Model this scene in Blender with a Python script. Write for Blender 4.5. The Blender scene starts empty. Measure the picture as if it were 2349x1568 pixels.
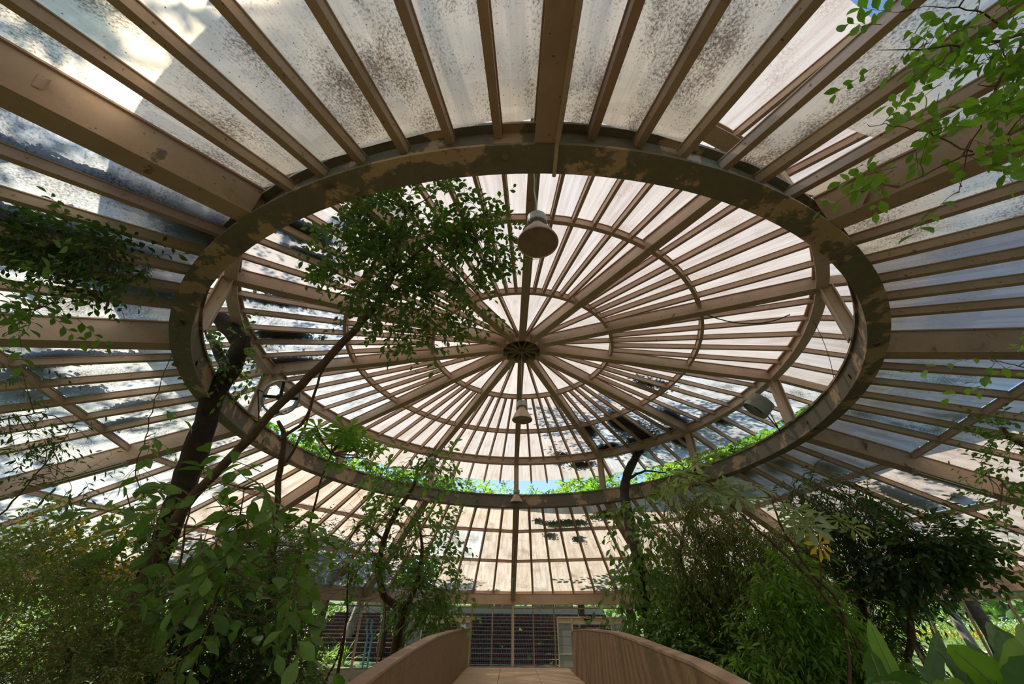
import bpy, bmesh, math, random
import numpy as np
from mathutils import Vector, Matrix
random.seed(7)
RNG = np.random.default_rng(7)
S = bpy.context.scene
COL = S.collection
pi = math.pi
def R_(d): return math.radians(d)

# ------------------------------------------------------------------ camera, sky, sun, exposure
EYE = 1.75                      # eye height above the bridge deck
YAW, PITCH, ROLL, FPX = 0.07472, 0.61355, 0.00845, 924.22
def cam_axes():
    cy, sy, cp, sp = math.cos(YAW), math.sin(YAW), math.cos(PITCH), math.sin(PITCH)
    f = Vector((sy*cp, cy*cp, sp)); r = Vector((cy, -sy, 0)); u = r.cross(f)
    c, s = math.cos(ROLL), math.sin(ROLL)
    return f, c*r + s*u, -s*r + c*u
F_, Rt_, Up_ = cam_axes()
cam_d = bpy.data.cameras.new('camera'); cam = bpy.data.objects.new('camera', cam_d); COL.objects.link(cam)
cam_d.sensor_fit = 'HORIZONTAL'; cam_d.sensor_width = 36; cam_d.lens = FPX/2349*36; cam_d.clip_end = 500
cam.matrix_world = Matrix(((Rt_.x, Up_.x, -F_.x, 0), (Rt_.y, Up_.y, -F_.y, 0), (Rt_.z, Up_.z, -F_.z, EYE), (0, 0, 0, 1)))
S.camera = cam
def at(px, py, zc):             # the point seen at a pixel of the photograph, zc metres deep
    p = F_*zc + Rt_*((px-1174.5)/FPX*zc) + Up_*((784-py)/FPX*zc)
    return Vector((p.x, p.y, p.z+EYE))

SUN_AZ, SUN_EL = -63.0, 54.5
w = bpy.data.worlds.new('sky'); S.world = w; w.use_nodes = True
nt = w.node_tree; nt.nodes.clear()
sky = nt.nodes.new('ShaderNodeTexSky'); sky.sky_type = 'NISHITA'; sky.sun_disc = False
sky.sun_elevation = R_(SUN_EL); sky.sun_rotation = R_(SUN_AZ); sky.air_density = 1.0; sky.dust_density = .1; sky.ozone_density = 2.0
bg = nt.nodes.new('ShaderNodeBackground'); bg.inputs[1].default_value = .15
wo = nt.nodes.new('ShaderNodeOutputWorld')
nt.links.new(sky.outputs[0], bg.inputs[0]); nt.links.new(bg.outputs[0], wo.inputs[0])
sd = bpy.data.lights.new('sun', 'SUN'); sd.energy = 7.2; sd.angle = R_(.6); sd.color = (1, .93, .82)
sun = bpy.data.objects.new('sun', sd); COL.objects.link(sun)
SUNV = Vector((math.sin(R_(SUN_AZ))*math.cos(R_(SUN_EL)), math.cos(R_(SUN_AZ))*math.cos(R_(SUN_EL)), math.sin(R_(SUN_EL))))
sun.rotation_euler = SUNV.to_track_quat('Z', 'Y').to_euler(); sun.location = (-30, 15, 45)
vs = S.view_settings; vs.view_transform = 'Standard'; vs.look = 'None'; vs.gamma = 1; vs.use_curve_mapping = False
vs.exposure = .74
S.cycles.max_bounces = 7; S.cycles.diffuse_bounces = 4; S.cycles.glossy_bounces = 2
S.cycles.transmission_bounces = 5; S.cycles.transparent_max_bounces = 6
S.cycles.sample_clamp_indirect = 4; S.cycles.caustics_reflective = False; S.cycles.caustics_refractive = False

# ------------------------------------------------------------------ materials
def new_mat(name):
    m = bpy.data.materials.new(name); m.use_nodes = True; n = m.node_tree; n.nodes.clear()
    o = n.nodes.new('ShaderNodeOutputMaterial'); return m, n, o
class N:
    def __init__(s, n): s.n = n
    def node(s, t, **k):
        x = s.n.nodes.new(t)
        for a, b in k.items():
            if a == 'inp':
                for i, v in b.items(): x.inputs[i].default_value = v
            else: setattr(x, a, b)
        return x
    def lk(s, a, b): s.n.links.new(a, b)
    def coords(s, kind='Object', scale=(1, 1, 1)):
        t = s.node('ShaderNodeTexCoord'); m = s.node('ShaderNodeMapping'); m.inputs['Scale'].default_value = scale
        s.lk(t.outputs[kind], m.inputs[0]); return m.outputs[0]
    def noise(s, vec, scale, detail=4, rough=.6, dist=0):
        x = s.node('ShaderNodeTexNoise', inp={'Scale': scale, 'Detail': detail, 'Roughness': rough, 'Distortion': dist})
        s.lk(vec, x.inputs['Vector']); return x.outputs['Fac']
    def ramp(s, fac, stops, interp='LINEAR'):
        x = s.node('ShaderNodeValToRGB'); x.color_ramp.interpolation = interp
        e = x.color_ramp.elements
        while len(e) < len(stops): e.new(.5)
        for i, (p, c) in enumerate(stops): e[i].position = p; e[i].color = (*c, 1) if len(c) == 3 else c
        s.lk(fac, x.inputs[0]); return x.outputs[0]
    def mix(s, fac, a, b, mode='MIX'):
        x = s.node('ShaderNodeMix', data_type='RGBA', blend_type=mode)
        for sock, v in ((x.inputs[0], fac), (x.inputs[6], a), (x.inputs[7], b)):
            if hasattr(v, 'default_value') or hasattr(v, 'is_linked'): s.lk(v, sock)
            else: sock.default_value = v if isinstance(v, (int, float)) else (*v, 1)
        return x.outputs[2]
    def math(s, op, a, b=0.0):
        x = s.node('ShaderNodeMath', operation=op)
        for sock, v in ((x.inputs[0], a), (x.inputs[1], b)):
            if isinstance(v, (int, float)): sock.default_value = v
            else: s.lk(v, sock)
        return x.outputs[0]
def B(w_): return ((0, 0, 0), (1, 1, 1)) if w_ else ((1, 1, 1), (0, 0, 0))

def principled(name, base, rough=.8, metallic=0, bump=None, var=None, spec=.3):
    m, n, o = new_mat(name); g = N(n)
    p = g.node('ShaderNodeBsdfPrincipled', inp={'Roughness': rough, 'Metallic': metallic, 'Specular IOR Level': spec})
    v = g.coords('Object')
    if var:
        f = g.noise(v, var[0], 6, .65); c = g.ramp(f, [(.3, base), (.7, var[1])]); g.lk(c, p.inputs['Base Color'])
    else: p.inputs['Base Color'].default_value = (*base, 1)
    if bump:
        b = g.node('ShaderNodeBump', inp={'Strength': bump[1], 'Distance': .02}); g.lk(g.noise(v, bump[0], 5), b.inputs['Height']); g.lk(b.outputs[0], p.inputs['Normal'])
    g.lk(p.outputs[0], o.inputs[0]); return m

def steel(name, base, under, amount, rust=.35):
    # old pinkish paint that flakes off an olive-grey undercoat, rust at the seams
    m, n, o = new_mat(name); g = N(n)
    t = g.node('ShaderNodeNewGeometry').outputs['Position']
    mp = g.node('ShaderNodeMapping'); g.lk(t, mp.inputs[0]); v = mp.outputs[0]
    grime = g.ramp(g.noise(v, 2.2, 8, .7), [(.3, tuple(c*.78 for c in base)), (.68, base)])
    spots = g.ramp(g.noise(v, 16, 3, .5), [(.27, (.05, .035, .025)), (.32, (1, 1, 1))])
    c = g.mix(.75, grime, spots, 'MULTIPLY')
    msk = g.ramp(g.noise(v, 1.25, 9, .62, .2), [(1-amount-.004, (0, 0, 0)), (1-amount+.004, (1, 1, 1))])
    und = g.ramp(g.noise(v, 9, 4), [(.3, under), (.7, tuple(x*.8 for x in under))])
    c = g.mix(msk, c, und)
    # dark rim of the lifted paint
    rim = g.ramp(g.noise(v, 1.25, 9, .62, .2), [(1-amount-.016, (1, 1, 1)), (1-amount-.008, (.28, .2, .15)), (1-amount, (.9, .9, .9))])
    c = g.mix(.8, c, rim, 'MULTIPLY')
    r2 = g.ramp(g.noise(v, 3.1, 7, .75, .6), [(.66, (0, 0, 0)), (.74, (rust, rust, rust))])
    c = g.mix(r2, c, (.16, .06, .025))
    p = g.node('ShaderNodeBsdfPrincipled', inp={'Roughness': .62, 'Specular IOR Level': .3})
    g.lk(c, p.inputs['Base Color'])
    b = g.node('ShaderNodeBump', inp={'Strength': .5, 'Distance': .01}); hh = g.mix(.5, msk, g.noise(v, 30, 3)); g.lk(hh, b.inputs['Height']); g.lk(b.outputs[0], p.inputs['Normal'])
    g.lk(p.outputs[0], o.inputs[0]); return m

def pane_mat(name, col, streak, mould, mould_col, trans=.78, streak_amt=.5, speck=.0, through=.07):
    m, n, o = new_mat(name); g = N(n)
    uv = g.node('ShaderNodeTexCoord').outputs['UV']
    info = g.node('ShaderNodeObjectInfo').outputs['Random']
    off = g.node('ShaderNodeCombineXYZ'); g.lk(g.math('MULTIPLY', info, 57.0), off.inputs[0]); g.lk(g.math('MULTIPLY', info, 131.0), off.inputs[1])
    ad = g.node('ShaderNodeVectorMath', operation='ADD'); g.lk(uv, ad.inputs[0]); g.lk(off.outputs[0], ad.inputs[1]); v0 = ad.outputs[0]
    def mapped(sc):
        x = g.node('ShaderNodeMapping'); x.inputs['Scale'].default_value = sc; g.lk(v0, x.inputs[0]); return x.outputs[0]
    st = g.ramp(g.noise(mapped((7, .55, 1)), 1, 5, .6, .5), [(.38, (0, 0, 0)), (.66, (1, 1, 1))])
    c = g.mix(g.math('MULTIPLY', st, streak_amt), col, streak)
    # fine radial run lines
    st2 = g.ramp(g.noise(mapped((26, 1.1, 1)), 1, 4, .6, .2), [(.45, (1, 1, 1)), (.75, (.8, .74, .7))])
    c = g.mix(.6, c, st2, 'MULTIPLY')
    big = g.noise(mapped((1.3, .9, 1)), 1, 4, .6)
    msk = g.math('MULTIPLY', g.noise(mapped((1, 1, 1)), 34, 6, .75), 1.0)
    thr = g.math('ADD', msk, g.math('MULTIPLY', g.math('SUBTRACT', big, .5), .9))
    mo = g.ramp(thr, [(.60-mould*.22, (0, 0, 0)), (.78-mould*.2, (1, 1, 1))])
    c = g.mix(mo, c, mould_col)
    if speck:
        vo = g.node('ShaderNodeTexVoronoi', inp={'Scale': 13}); g.lk(v0, vo.inputs['Vector'])
        sp = g.ramp(vo.outputs['Distance'], [(.07*speck, (.15, .12, .1)), (.12*speck, (1, 1, 1))]); c = g.mix(1, c, sp, 'MULTIPLY')
    hue = g.ramp(info, [(0, (.90, .86, .84)), (.5, (1, .98, .95)), (1, (.95, .96, 1))]); c = g.mix(.8, c, hue, 'MULTIPLY')
    tr = g.node('ShaderNodeBsdfTranslucent'); g.lk(c, tr.inputs[0])
    df = g.node('ShaderNodeBsdfDiffuse'); g.lk(g.mix(.55, c, (.5, .47, .42)), df.inputs[0])
    rf = g.node('ShaderNodeBsdfRefraction', inp={'Roughness': .62, 'IOR': 1.18}); g.lk(c, rf.inputs[0])
    a = g.node('ShaderNodeMixShader', inp={0: trans}); g.lk(df.outputs[0], a.inputs[1]); g.lk(tr.outputs[0], a.inputs[2])
    b = g.node('ShaderNodeMixShader', inp={0: .22}); g.lk(a.outputs[0], b.inputs[1]); g.lk(rf.outputs[0], b.inputs[2])
    tp = g.node('ShaderNodeBsdfTransparent'); g.lk(g.mix(.5, c, (.9, .93, .95)), tp.inputs[0])
    e = g.node('ShaderNodeMixShader', inp={0: through}); g.lk(b.outputs[0], e.inputs[1]); g.lk(tp.outputs[0], e.inputs[2]); g.lk(e.outputs[0], o.inputs[0]); return m

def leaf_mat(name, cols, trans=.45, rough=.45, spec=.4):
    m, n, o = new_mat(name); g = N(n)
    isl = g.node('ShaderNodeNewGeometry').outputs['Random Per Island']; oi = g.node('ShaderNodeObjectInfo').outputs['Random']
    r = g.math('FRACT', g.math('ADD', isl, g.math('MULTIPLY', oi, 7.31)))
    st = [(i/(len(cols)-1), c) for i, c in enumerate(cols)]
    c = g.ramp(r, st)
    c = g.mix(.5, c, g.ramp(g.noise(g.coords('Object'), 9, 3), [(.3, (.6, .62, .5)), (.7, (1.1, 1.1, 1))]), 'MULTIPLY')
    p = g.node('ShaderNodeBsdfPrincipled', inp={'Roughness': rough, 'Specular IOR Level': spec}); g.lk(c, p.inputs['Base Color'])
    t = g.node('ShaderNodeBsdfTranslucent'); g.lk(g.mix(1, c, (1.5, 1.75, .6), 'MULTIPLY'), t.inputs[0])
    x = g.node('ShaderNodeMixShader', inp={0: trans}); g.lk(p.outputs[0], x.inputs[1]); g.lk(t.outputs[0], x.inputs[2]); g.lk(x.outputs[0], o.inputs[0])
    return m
M = {}
PINK = (.52, .375, .295)
M['steel'] = steel('peeling_pink_paint', PINK, (.20, .175, .14), .30)
M['ring'] = steel('peeling_ring_paint', (.52, .37, .265), (.21, .185, .145), .54, .6)
M['rafter'] = steel('rafter_paint', (.56, .40, .31), (.22, .185, .15), .2, .5)
M['eave'] = steel('eave_paint', (.64, .47, .36), (.3, .25, .2), .12)
M['pane'] = pane_mat('stained_translucent_sheet', (.50, .465, .42), (.335, .26, .205), .25, (.32, .25, .2), streak_amt=.55, through=.07)
M['pane_low'] = pane_mat('run_stained_translucent_sheet', (.55, .50, .435), (.37, .275, .205), .3, (.24, .18, .13), streak_amt=.8)
M['pane_mould'] = pane_mat('mouldy_translucent_sheet', (1.0, .87, .64), (.85, .70, .48), .5, (.22, .155, .095), streak_amt=.3, speck=.9, trans=.9)
M['pane_grey'] = pane_mat('shade_grey_stained_sheet', (.56, .60, .59), (.38, .36, .32), .5, (.13, .12, .10), streak_amt=.6)  # cool grey of shaded sheets put into the colour, under stains and mould
M['dark'] = principled('dark_metal', (.03, .03, .032), .5)
M['drumgrey'] = principled('grey_green_enamel', (.14, .15, .13), .5, var=(4, (.24, .23, .18)))
M['shade'] = principled('dusty_lamp_shade', (.42, .29, .2), .6, var=(7, (.55, .44, .34)))
M['lampglass'] = principled('dusty_lamp_glass', (.16, .11, .075), .35, var=(5, (.26, .19, .13)), spec=.5)
M['galv'] = principled('weathered_galvanised', (.30, .30, .29), .45, .3, var=(9, (.42, .4, .36)))
M['cable'] = principled('grey_cable', (.35, .33, .3), .6)
M['black'] = principled('black_cable', (.012, .012, .012), .5)
M['tube'] = principled('dead_tube_glass', (.6, .55, .48), .3)
M['fixture'] = principled('dusty_fixture_enamel', (.30, .27, .21), .5, var=(5, (.42, .36, .28)))
M['white'] = principled('white_door_paint', (.62, .58, .5), .5, var=(3, (.72, .68, .6)))
M['frost'] = pane_mat('frosted_door_sheet', (.42, .41, .42), (.36, .33, .31), .1, (.25, .2, .17), trans=.35)
M['clere'] = pane_mat('grimy_strip_glass', (.30, .27, .23), (.2, .17, .14), .3, (.1, .09, .08), trans=.3, through=.25)
M['ochre'] = principled('ochre_door_sheet', (.55, .38, .22), .7, var=(2, (.62, .48, .32)))
M['bronze'] = principled('brown_window_metal', (.27, .18, .11), .55, var=(3, (.38, .27, .17)))
M['bark'] = principled('brown_bark', (.075, .045, .03), .9, bump=(18, .8), var=(6, (.15, .09, .06)))
M['barkdark'] = principled('dark_bark', (.02, .015, .012), .9, bump=(18, .8), var=(6, (.05, .035, .025)))
M['barkpale'] = principled('pale_bark', (.22, .19, .15), .9, bump=(14, .8), var=(5, (.36, .31, .26)))
M['twig'] = principled('twig_bark', (.10, .06, .04), .9, var=(6, (.19, .12, .08)))
M['soil'] = principled('garden_soil', (.10, .07, .045), 1, bump=(5, .8), var=(1.5, (.16, .12, .08)))
M['litter'] = principled('dead_leaf_litter_and_shade', (.018, .011, .007), 1, var=(7, (.06, .032, .018)))
M['lawn'] = principled('lawn_grass', (.10, .135, .05), 1, bump=(8, .8), var=(.5, (.16, .21, .08)))
M['pathm'] = principled('pale_path', (.5, .46, .4), .9, var=(2, (.42, .38, .33)))
M['pipe'] = principled('blue_grey_pipe_paint', (.10, .24, .28), .5, var=(3, (.17, .33, .36)))
M['coping'] = principled('pale_coping_slab', (.55, .51, .46), .9, var=(3, (.3, .27, .24)))
M['mesh'] = principled('plinth_render', (.42, .35, .27), .9, bump=(20, .4), var=(3, (.52, .44, .34)))
M['sign'] = principled('black_sign_plate', (.02, .025, .02), .5)
M['signtxt'] = principled('cream_sign_lettering', (.62, .5, .3), .6)
M['flake'] = principled('curled_paint_flake', (.42, .30, .23), .8, var=(6, (.55, .42, .34)))
def concrete():
    m, n, o = new_mat('streaked_ochre_concrete'); g = N(n)
    v = g.coords('Object'); mp = g.node('ShaderNodeMapping'); mp.inputs['Scale'].default_value = (4, 4, .6); g.lk(v, mp.inputs[0])
    a = g.ramp(g.noise(mp.outputs[0], 1.2, 7, .7, .3), [(.25, (.24, .165, .098)), (.5, (.275, .19, .113)), (.75, (.32, .225, .137))])
    c = g.mix(.7, a, g.ramp(g.noise(v, 22, 5, .7), [(.3, (.62, .6, .58)), (.7, (1.1, 1.1, 1.1))]), 'MULTIPLY')
    cr = g.ramp(g.noise(v, 2.0, 8, .8, 1.2), [(.485, (1, 1, 1)), (.5, (.45, .4, .36)), (.515, (1, 1, 1))]); c = g.mix(.45, c, cr, 'MULTIPLY')
    p = g.node('ShaderNodeBsdfPrincipled', inp={'Roughness': .85, 'Specular IOR Level': .2}); g.lk(c, p.inputs['Base Color'])
    b = g.node('ShaderNodeBump', inp={'Strength': .6, 'Distance': .01}); g.lk(g.noise(v, 40, 6), b.inputs['Height']); g.lk(b.outputs[0], p.inputs['Normal'])
    g.lk(p.outputs[0], o.inputs[0]); return m
M['concrete'] = concrete()
M['coptop'] = principled('worn_parapet_top', (.30, .21, .14), .8, bump=(25, .5), var=(3, (.40, .29, .2)))
def deckmat():
    m, n, o = new_mat('sandy_deck_boards'); g = N(n); v = g.coords('Object')
    a = g.ramp(g.noise(v, 1.4, 6, .6), [(.3, (.44, .31, .19)), (.7, (.60, .44, .29))])
    sp = g.ramp(g.noise(v, 14, 3), [(.3, (.8, .75, .7)), (.5, (1, 1, 1))]); c = g.mix(.6, a, sp, 'MULTIPLY')
    p = g.node('ShaderNodeBsdfPrincipled', inp={'Roughness': .8}); g.lk(c, p.inputs['Base Color']); g.lk(p.outputs[0], o.inputs[0]); return m
M['deck'] = deckmat()
def brickmat():
    m, n, o = new_mat('mottled_upright_bricks'); g = N(n)
    uv = g.node('ShaderNodeTexCoord').outputs['UV']
    br = g.node('ShaderNodeTexBrick', offset=0, inp={'Color1': (.52, .23, .16, 1), 'Color2': (.28, .13, .10, 1), 'Mortar': (.018, .014, .013, 1), 'Scale': 1, 'Mortar Size': .018, 'Brick Width': .12, 'Row Height': .12})
    g.lk(uv, br.inputs['Vector'])
    c = g.mix(.85, br.outputs[0], g.ramp(g.noise(uv, .45, 5, .7), [(.3, (.3, .28, .32)), (.65, (1.25, 1.1, 1.1))]), 'MULTIPLY')  # broad noise darkens the bricks in random patches
    p = g.node('ShaderNodeBsdfPrincipled', inp={'Roughness': .9}); g.lk(c, p.inputs['Base Color'])
    b = g.node('ShaderNodeBump', inp={'Strength': .8, 'Distance': .03}); g.lk(br.outputs['Fac'], b.inputs['Height']); b.invert = True; g.lk(b.outputs[0], p.inputs['Normal'])
    g.lk(p.outputs[0], o.inputs[0]); return m
M['brick'] = brickmat()
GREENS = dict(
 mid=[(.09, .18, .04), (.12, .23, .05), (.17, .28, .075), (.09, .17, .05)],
 middark=[(.055, .11, .025), (.08, .15, .03), (.11, .19, .045), (.06, .11, .03)],  # darker mid green for the climbing tree's crown
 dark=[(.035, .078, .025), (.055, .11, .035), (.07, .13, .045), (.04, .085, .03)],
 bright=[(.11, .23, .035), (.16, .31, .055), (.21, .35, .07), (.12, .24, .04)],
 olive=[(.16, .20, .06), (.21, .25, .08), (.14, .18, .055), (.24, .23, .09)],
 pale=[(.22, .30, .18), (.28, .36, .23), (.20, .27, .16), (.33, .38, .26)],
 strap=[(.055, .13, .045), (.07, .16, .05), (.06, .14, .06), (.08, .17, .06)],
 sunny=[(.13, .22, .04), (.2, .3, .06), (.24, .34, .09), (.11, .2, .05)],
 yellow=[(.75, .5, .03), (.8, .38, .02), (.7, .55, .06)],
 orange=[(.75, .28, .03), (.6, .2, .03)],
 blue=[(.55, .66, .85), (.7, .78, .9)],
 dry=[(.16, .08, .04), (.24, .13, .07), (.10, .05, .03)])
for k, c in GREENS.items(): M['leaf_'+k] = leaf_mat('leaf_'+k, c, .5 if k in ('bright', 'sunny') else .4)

# ------------------------------------------------------------------ object helpers
def link(o, parent=None):
    COL.objects.link(o)
    if parent is not None: o.parent = parent
    return o
def tag(o, label=None, cat=None, group=None, kind=None):
    if label: o['label'] = label
    if cat: o['category'] = cat
    if group: o['group'] = group
    if kind: o['kind'] = kind
    return o
def empty(name, loc=(0, 0, 0), parent=None, **k):
    o = bpy.data.objects.new(name, None); o.empty_display_size = .2; o.location = loc; link(o, parent); return tag(o, **k)
def meshobj(name, verts, faces, mat, parent=None, uvs=None, smooth=False, **k):
    me = bpy.data.meshes.new(name)
    base = parent.matrix_basis.translation if parent is not None else None
    if parent is not None:
        off = Vector(base); pp = parent.parent
        while pp is not None: off += pp.matrix_basis.translation; pp = pp.parent
        verts = [(v[0]-off[0], v[1]-off[1], v[2]-off[2]) for v in verts]
    me.from_pydata([tuple(v) for v in verts], [], faces)
    if uvs is not None:
        ul = me.uv_layers.new(name='UVMap'); flat = []
        for p in me.polygons:
            for vi in p.vertices: flat += list(uvs[vi])
        ul.data.foreach_set('uv', flat)
    if smooth: me.polygons.foreach_set('use_smooth', [True]*len(me.polygons))
    me.materials.append(mat if not isinstance(mat, str) else M[mat]); me.update()
    o = bpy.data.objects.new(name, me); link(o, parent); return tag(o, **k)
class MB:
    def __init__(s): s.v = []; s.f = []
    def add(s, v, f):
        b = len(s.v); s.v += [Vector(x) for x in v]; s.f += [tuple(i+b for i in q) for q in f]
    def hexa(s, p):      # 8 points: bottom 4, top 4
        s.add(p, [(3, 2, 1, 0), (4, 5, 6, 7), (0, 1, 5, 4), (1, 2, 6, 5), (2, 3, 7, 6), (3, 0, 4, 7)])
    def bar(s, a, b, wd, d0, d1, up=Vector((0, 0, 1))):   # from a to b, width wd, from d0 to d1 along up
        a = Vector(a); b = Vector(b); t = (b-a).normalized(); side = t.cross(up).normalized()*(wd/2)
        P = [a-side+up*d0, a+side+up*d0, b+side+up*d0, b-side+up*d0, a-side+up*d1, a+side+up*d1, b+side+up*d1, b-side+up*d1]
        s.hexa(P)
    def box(s, c, d, rz=0):
        c = Vector(c); m = Matrix.Rotation(rz, 3, 'Z')
        P = [c+m@Vector((x*d[0]/2, y*d[1]/2, z*d[2]/2)) for z in (-1, 1) for x, y in ((-1, -1), (1, -1), (1, 1), (-1, 1))]
        s.hexa(P)
    def tube(s, pts, rad, n=6, cap=True):
        pts = [Vector(p) for p in pts]
        if isinstance(rad, (int, float)): rad = [rad]*len(pts)
        ref = None; rings = []
        for i, p in enumerate(pts):
            t = (pts[min(i+1, len(pts)-1)]-pts[max(i-1, 0)])
            if t.length < 1e-9: t = Vector((0, 0, 1))
            t.normalize()
            if ref is None: ref = t.orthogonal().normalized()
            ref = (ref-t*ref.dot(t)); ref = ref.normalized() if ref.length > 1e-6 else t.orthogonal().normalized()
            u = t.cross(ref)
            rings.append([p+(ref*math.cos(2*pi*k/n)+u*math.sin(2*pi*k/n))*rad[i] for k in range(n)])
        v = [q for r in rings for q in r]; f = []
        for i in range(len(rings)-1):
            for k in range(n): f.append((i*n+k, i*n+(k+1) % n, (i+1)*n+(k+1) % n, (i+1)*n+k))
        if cap: f += [tuple(reversed(range(n))), tuple(range((len(rings)-1)*n, len(rings)*n))]
        s.add(v, f)
    def lathe(s, prof, n=24, mat=None):   # prof: (r, z) list
        v = []; f = []
        for r, z in prof:
            for k in range(n): v.append(Vector((r*math.cos(2*pi*k/n), r*math.sin(2*pi*k/n), z)))
        for i in range(len(prof)-1):
            for k in range(n): f.append((i*n+k, i*n+(k+1) % n, (i+1)*n+(k+1) % n, (i+1)*n+k))
        if mat is not None: v = [mat @ x for x in v]
        s.add(v, f)
    def obj(s, name, mat, parent=None, smooth=False, **k):
        return meshobj(name, s.v, s.f, mat, parent, smooth=smooth, **k)

# ------------------------------------------------------------------ plan of the roof (metres)
RR = 8.0; AX_, AY_, DA, Q = .13256*RR, 1.27458*RR, R_(3.8839), .95505
MAZ = [0, 28.87, 59.22, 90, 120.78, 151.13, 180, 208.87, 239.22, 270, 300.78, 331.13]
NB = [7, 6, 6, 6, 6, 7, 7, 6, 6, 6, 6, 7]
GAP = .2287
def W(X, Y, z): # local plan units -> world
    X *= Q; return Vector((AX_+RR*(X*math.cos(DA)+Y*math.sin(DA)), AY_+RR*(-X*math.sin(DA)+Y*math.cos(DA)), z*RR+EYE))
def cyl(r, a, z): return W(r*math.sin(R_(a)), r*math.cos(R_(a)), z)
def seg(k):
    a = MAZ[k % 12]; b = MAZ[(k+1) % 12]
    return a, (b if b > a else b+360)
def frac(k, j, nb=None):
    if NB[k % 12] == 7: return j/7
    if j <= 0: return 0
    if j >= 6: return 1
    return GAP+(j-1)*(1-2*GAP)/4
def chord(r, k, t, z):
    a, b = seg(k); A = (math.sin(R_(a)), math.cos(R_(a))); Bq = (math.sin(R_(b)), math.cos(R_(b)))
    return W(r*(A[0]+(Bq[0]-A[0])*t), r*(A[1]+(Bq[1]-A[1])*t), z)
H, ZO, SL, DR = .5132, .5162, .3276, .0411
RP1, RP2, RE, ZE, ZT = 1.330, 1.683, 2.137, .1226, .1846
def zmain(r): return ZO-SL*(r-1)
def zraf(r): return zmain(r)+DR
DEPTH = .021                     # rafter depth in plan units
def zglass(r): return zraf(r)+DEPTH

HUBC = cyl(0, 0, 0); 
roof = empty('ceiling', (HUBC.x, HUBC.y, 0), kind='structure', label='low ring of the glazed steel roof round the oculus')
# ring beam, one curved piece per sector
def ring_piece(name, r0, r1, z0, z1, a, b, mat, parent, n=10, lip=None):
    m = MB(); P = []
    for i in range(n+1):
        t = a+(b-a)*i/n; P.append([cyl(r0, t, z0), cyl(r1, t, z0), cyl(r1, t, z1), cyl(r0, t, z1)])
    v = [p for q in P for p in q]; f = []
    for i in range(n):
        for k in range(4): f.append((i*4+k, (i+1)*4+k, (i+1)*4+(k+1) % 4, i*4+(k+1) % 4))
    f += [(0, 1, 2, 3), (n*4+3, n*4+2, n*4+1, n*4)]
    m.add(v, f)
    if lip:
        for (q0, q1, y0, y1) in lip:
            P = [[cyl(q0, a+(b-a)*i/n, y0), cyl(q1, a+(b-a)*i/n, y0), cyl(q1, a+(b-a)*i/n, y1), cyl(q0, a+(b-a)*i/n, y1)] for i in range(n+1)]
            v = [p for q in P for p in q]; f = []
            for i in range(n):
                for k in range(4): f.append((i*4+k, (i+1)*4+k, (i+1)*4+(k+1) % 4, i*4+(k+1) % 4))
            m.add(v, f)
    return m.obj(name, mat, parent)
for k in range(12):
    a, b = seg(k)
    ring_piece('ring_beam', .9585, 1.0, H, H+.005, a, b, 'ring', roof, 12,
               lip=[(.9655, .985, H+.005, .572), (.9595, .998, .572, .578)])
# main beams, each a box with a wider top flange
for k in range(12):
    a = MAZ[k]
    A = cyl(.999, a, zmain(.999)); Bp = cyl(RE+.004, a, zmain(RE+.004))
    up = Vector((0, 0, 1)); m = MB()
    m.bar(A, Bp, .27, 0, .02, up); m.bar(A, Bp, .19, .02, .47, up); m.bar(A, Bp, .25, .47, .495, up)
    m.obj('main_beam', 'steel', roof)
# rafters
RAFT = []
for k in range(12):
    for j in range(1, NB[k]):
        t = frac(k, j); A = chord(1.0/1.0, k, t, 0)
        # start on the ring's outer face
        a_, b_ = seg(k); az = math.degrees(math.atan2(*[ (lambda c: (c[0], c[1]))((math.sin(R_(a_))+(math.sin(R_(b_))-math.sin(R_(a_)))*t, math.cos(R_(a_))+(math.cos(R_(b_))-math.cos(R_(a_)))*t))][0]))
        rs = .985/ math.hypot(math.sin(R_(a_))+(math.sin(R_(b_))-math.sin(R_(a_)))*t, math.cos(R_(a_))+(math.cos(R_(b_))-math.cos(R_(a_)))*t)
        p0 = chord(rs, k, t, zraf(rs)); p1 = chord(RE, k, t, zraf(RE)); m = MB()
        m.bar(p0, p1, .085, 0, .13); m.bar(p0, p1, .115, .13, .145)
        # the clips that hold the sheets
        d = (p1-p0); L = d.length; sd_ = d.normalized().cross(Vector((0, 0, 1))).normalized()
        for q in range(int(L/.75)):
            c = p0+d*((q+.5)*.75/L)
            for sg in (-1, 1): m.box(c+sd_*sg*.046+Vector((0, 0, .075)), (.014, .014, .03))
        m.obj('rafter', 'rafter', roof); RAFT.append((k, j, rs))
for k in range(12):
    for r in (RP1, RP2):
        p0 = chord(r, k, .02, zraf(r)); p1 = chord(r, k, .98, zraf(r)); m = MB()
        m.bar(p0, p1, .08, .002, .12); m.bar(p0, p1, .11, .12, .14); m.obj('purlin', 'rafter', roof)
for k in range(12):
    p0 = chord(RE, k, 0, 0); p1 = chord(RE, k, 1, 0); m = MB()
    h0, h1 = ZE*RR+EYE, ZT*RR+EYE
    a_ = Vector((p0.x, p0.y, 0)); b_ = Vector((p1.x, p1.y, 0))
    m.bar(a_, b_, .16, h0+.02, h1); m.bar(a_, b_, .22, h0, h0+.02); m.bar(a_, b_, .22, h1, h1+.02)
    m.obj('eave_beam', 'eave', roof)
    m = MB(); q0 = chord(RE+.012, k, 0, 0); q1 = chord(RE+.012, k, 1, 0); m.bar(Vector((q0.x, q0.y, 0)), Vector((q1.x, q1.y, 0)), .04, h1, zglass(RE)*RR+EYE+.02); m.obj('closure_board', 'eave', roof)
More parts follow.
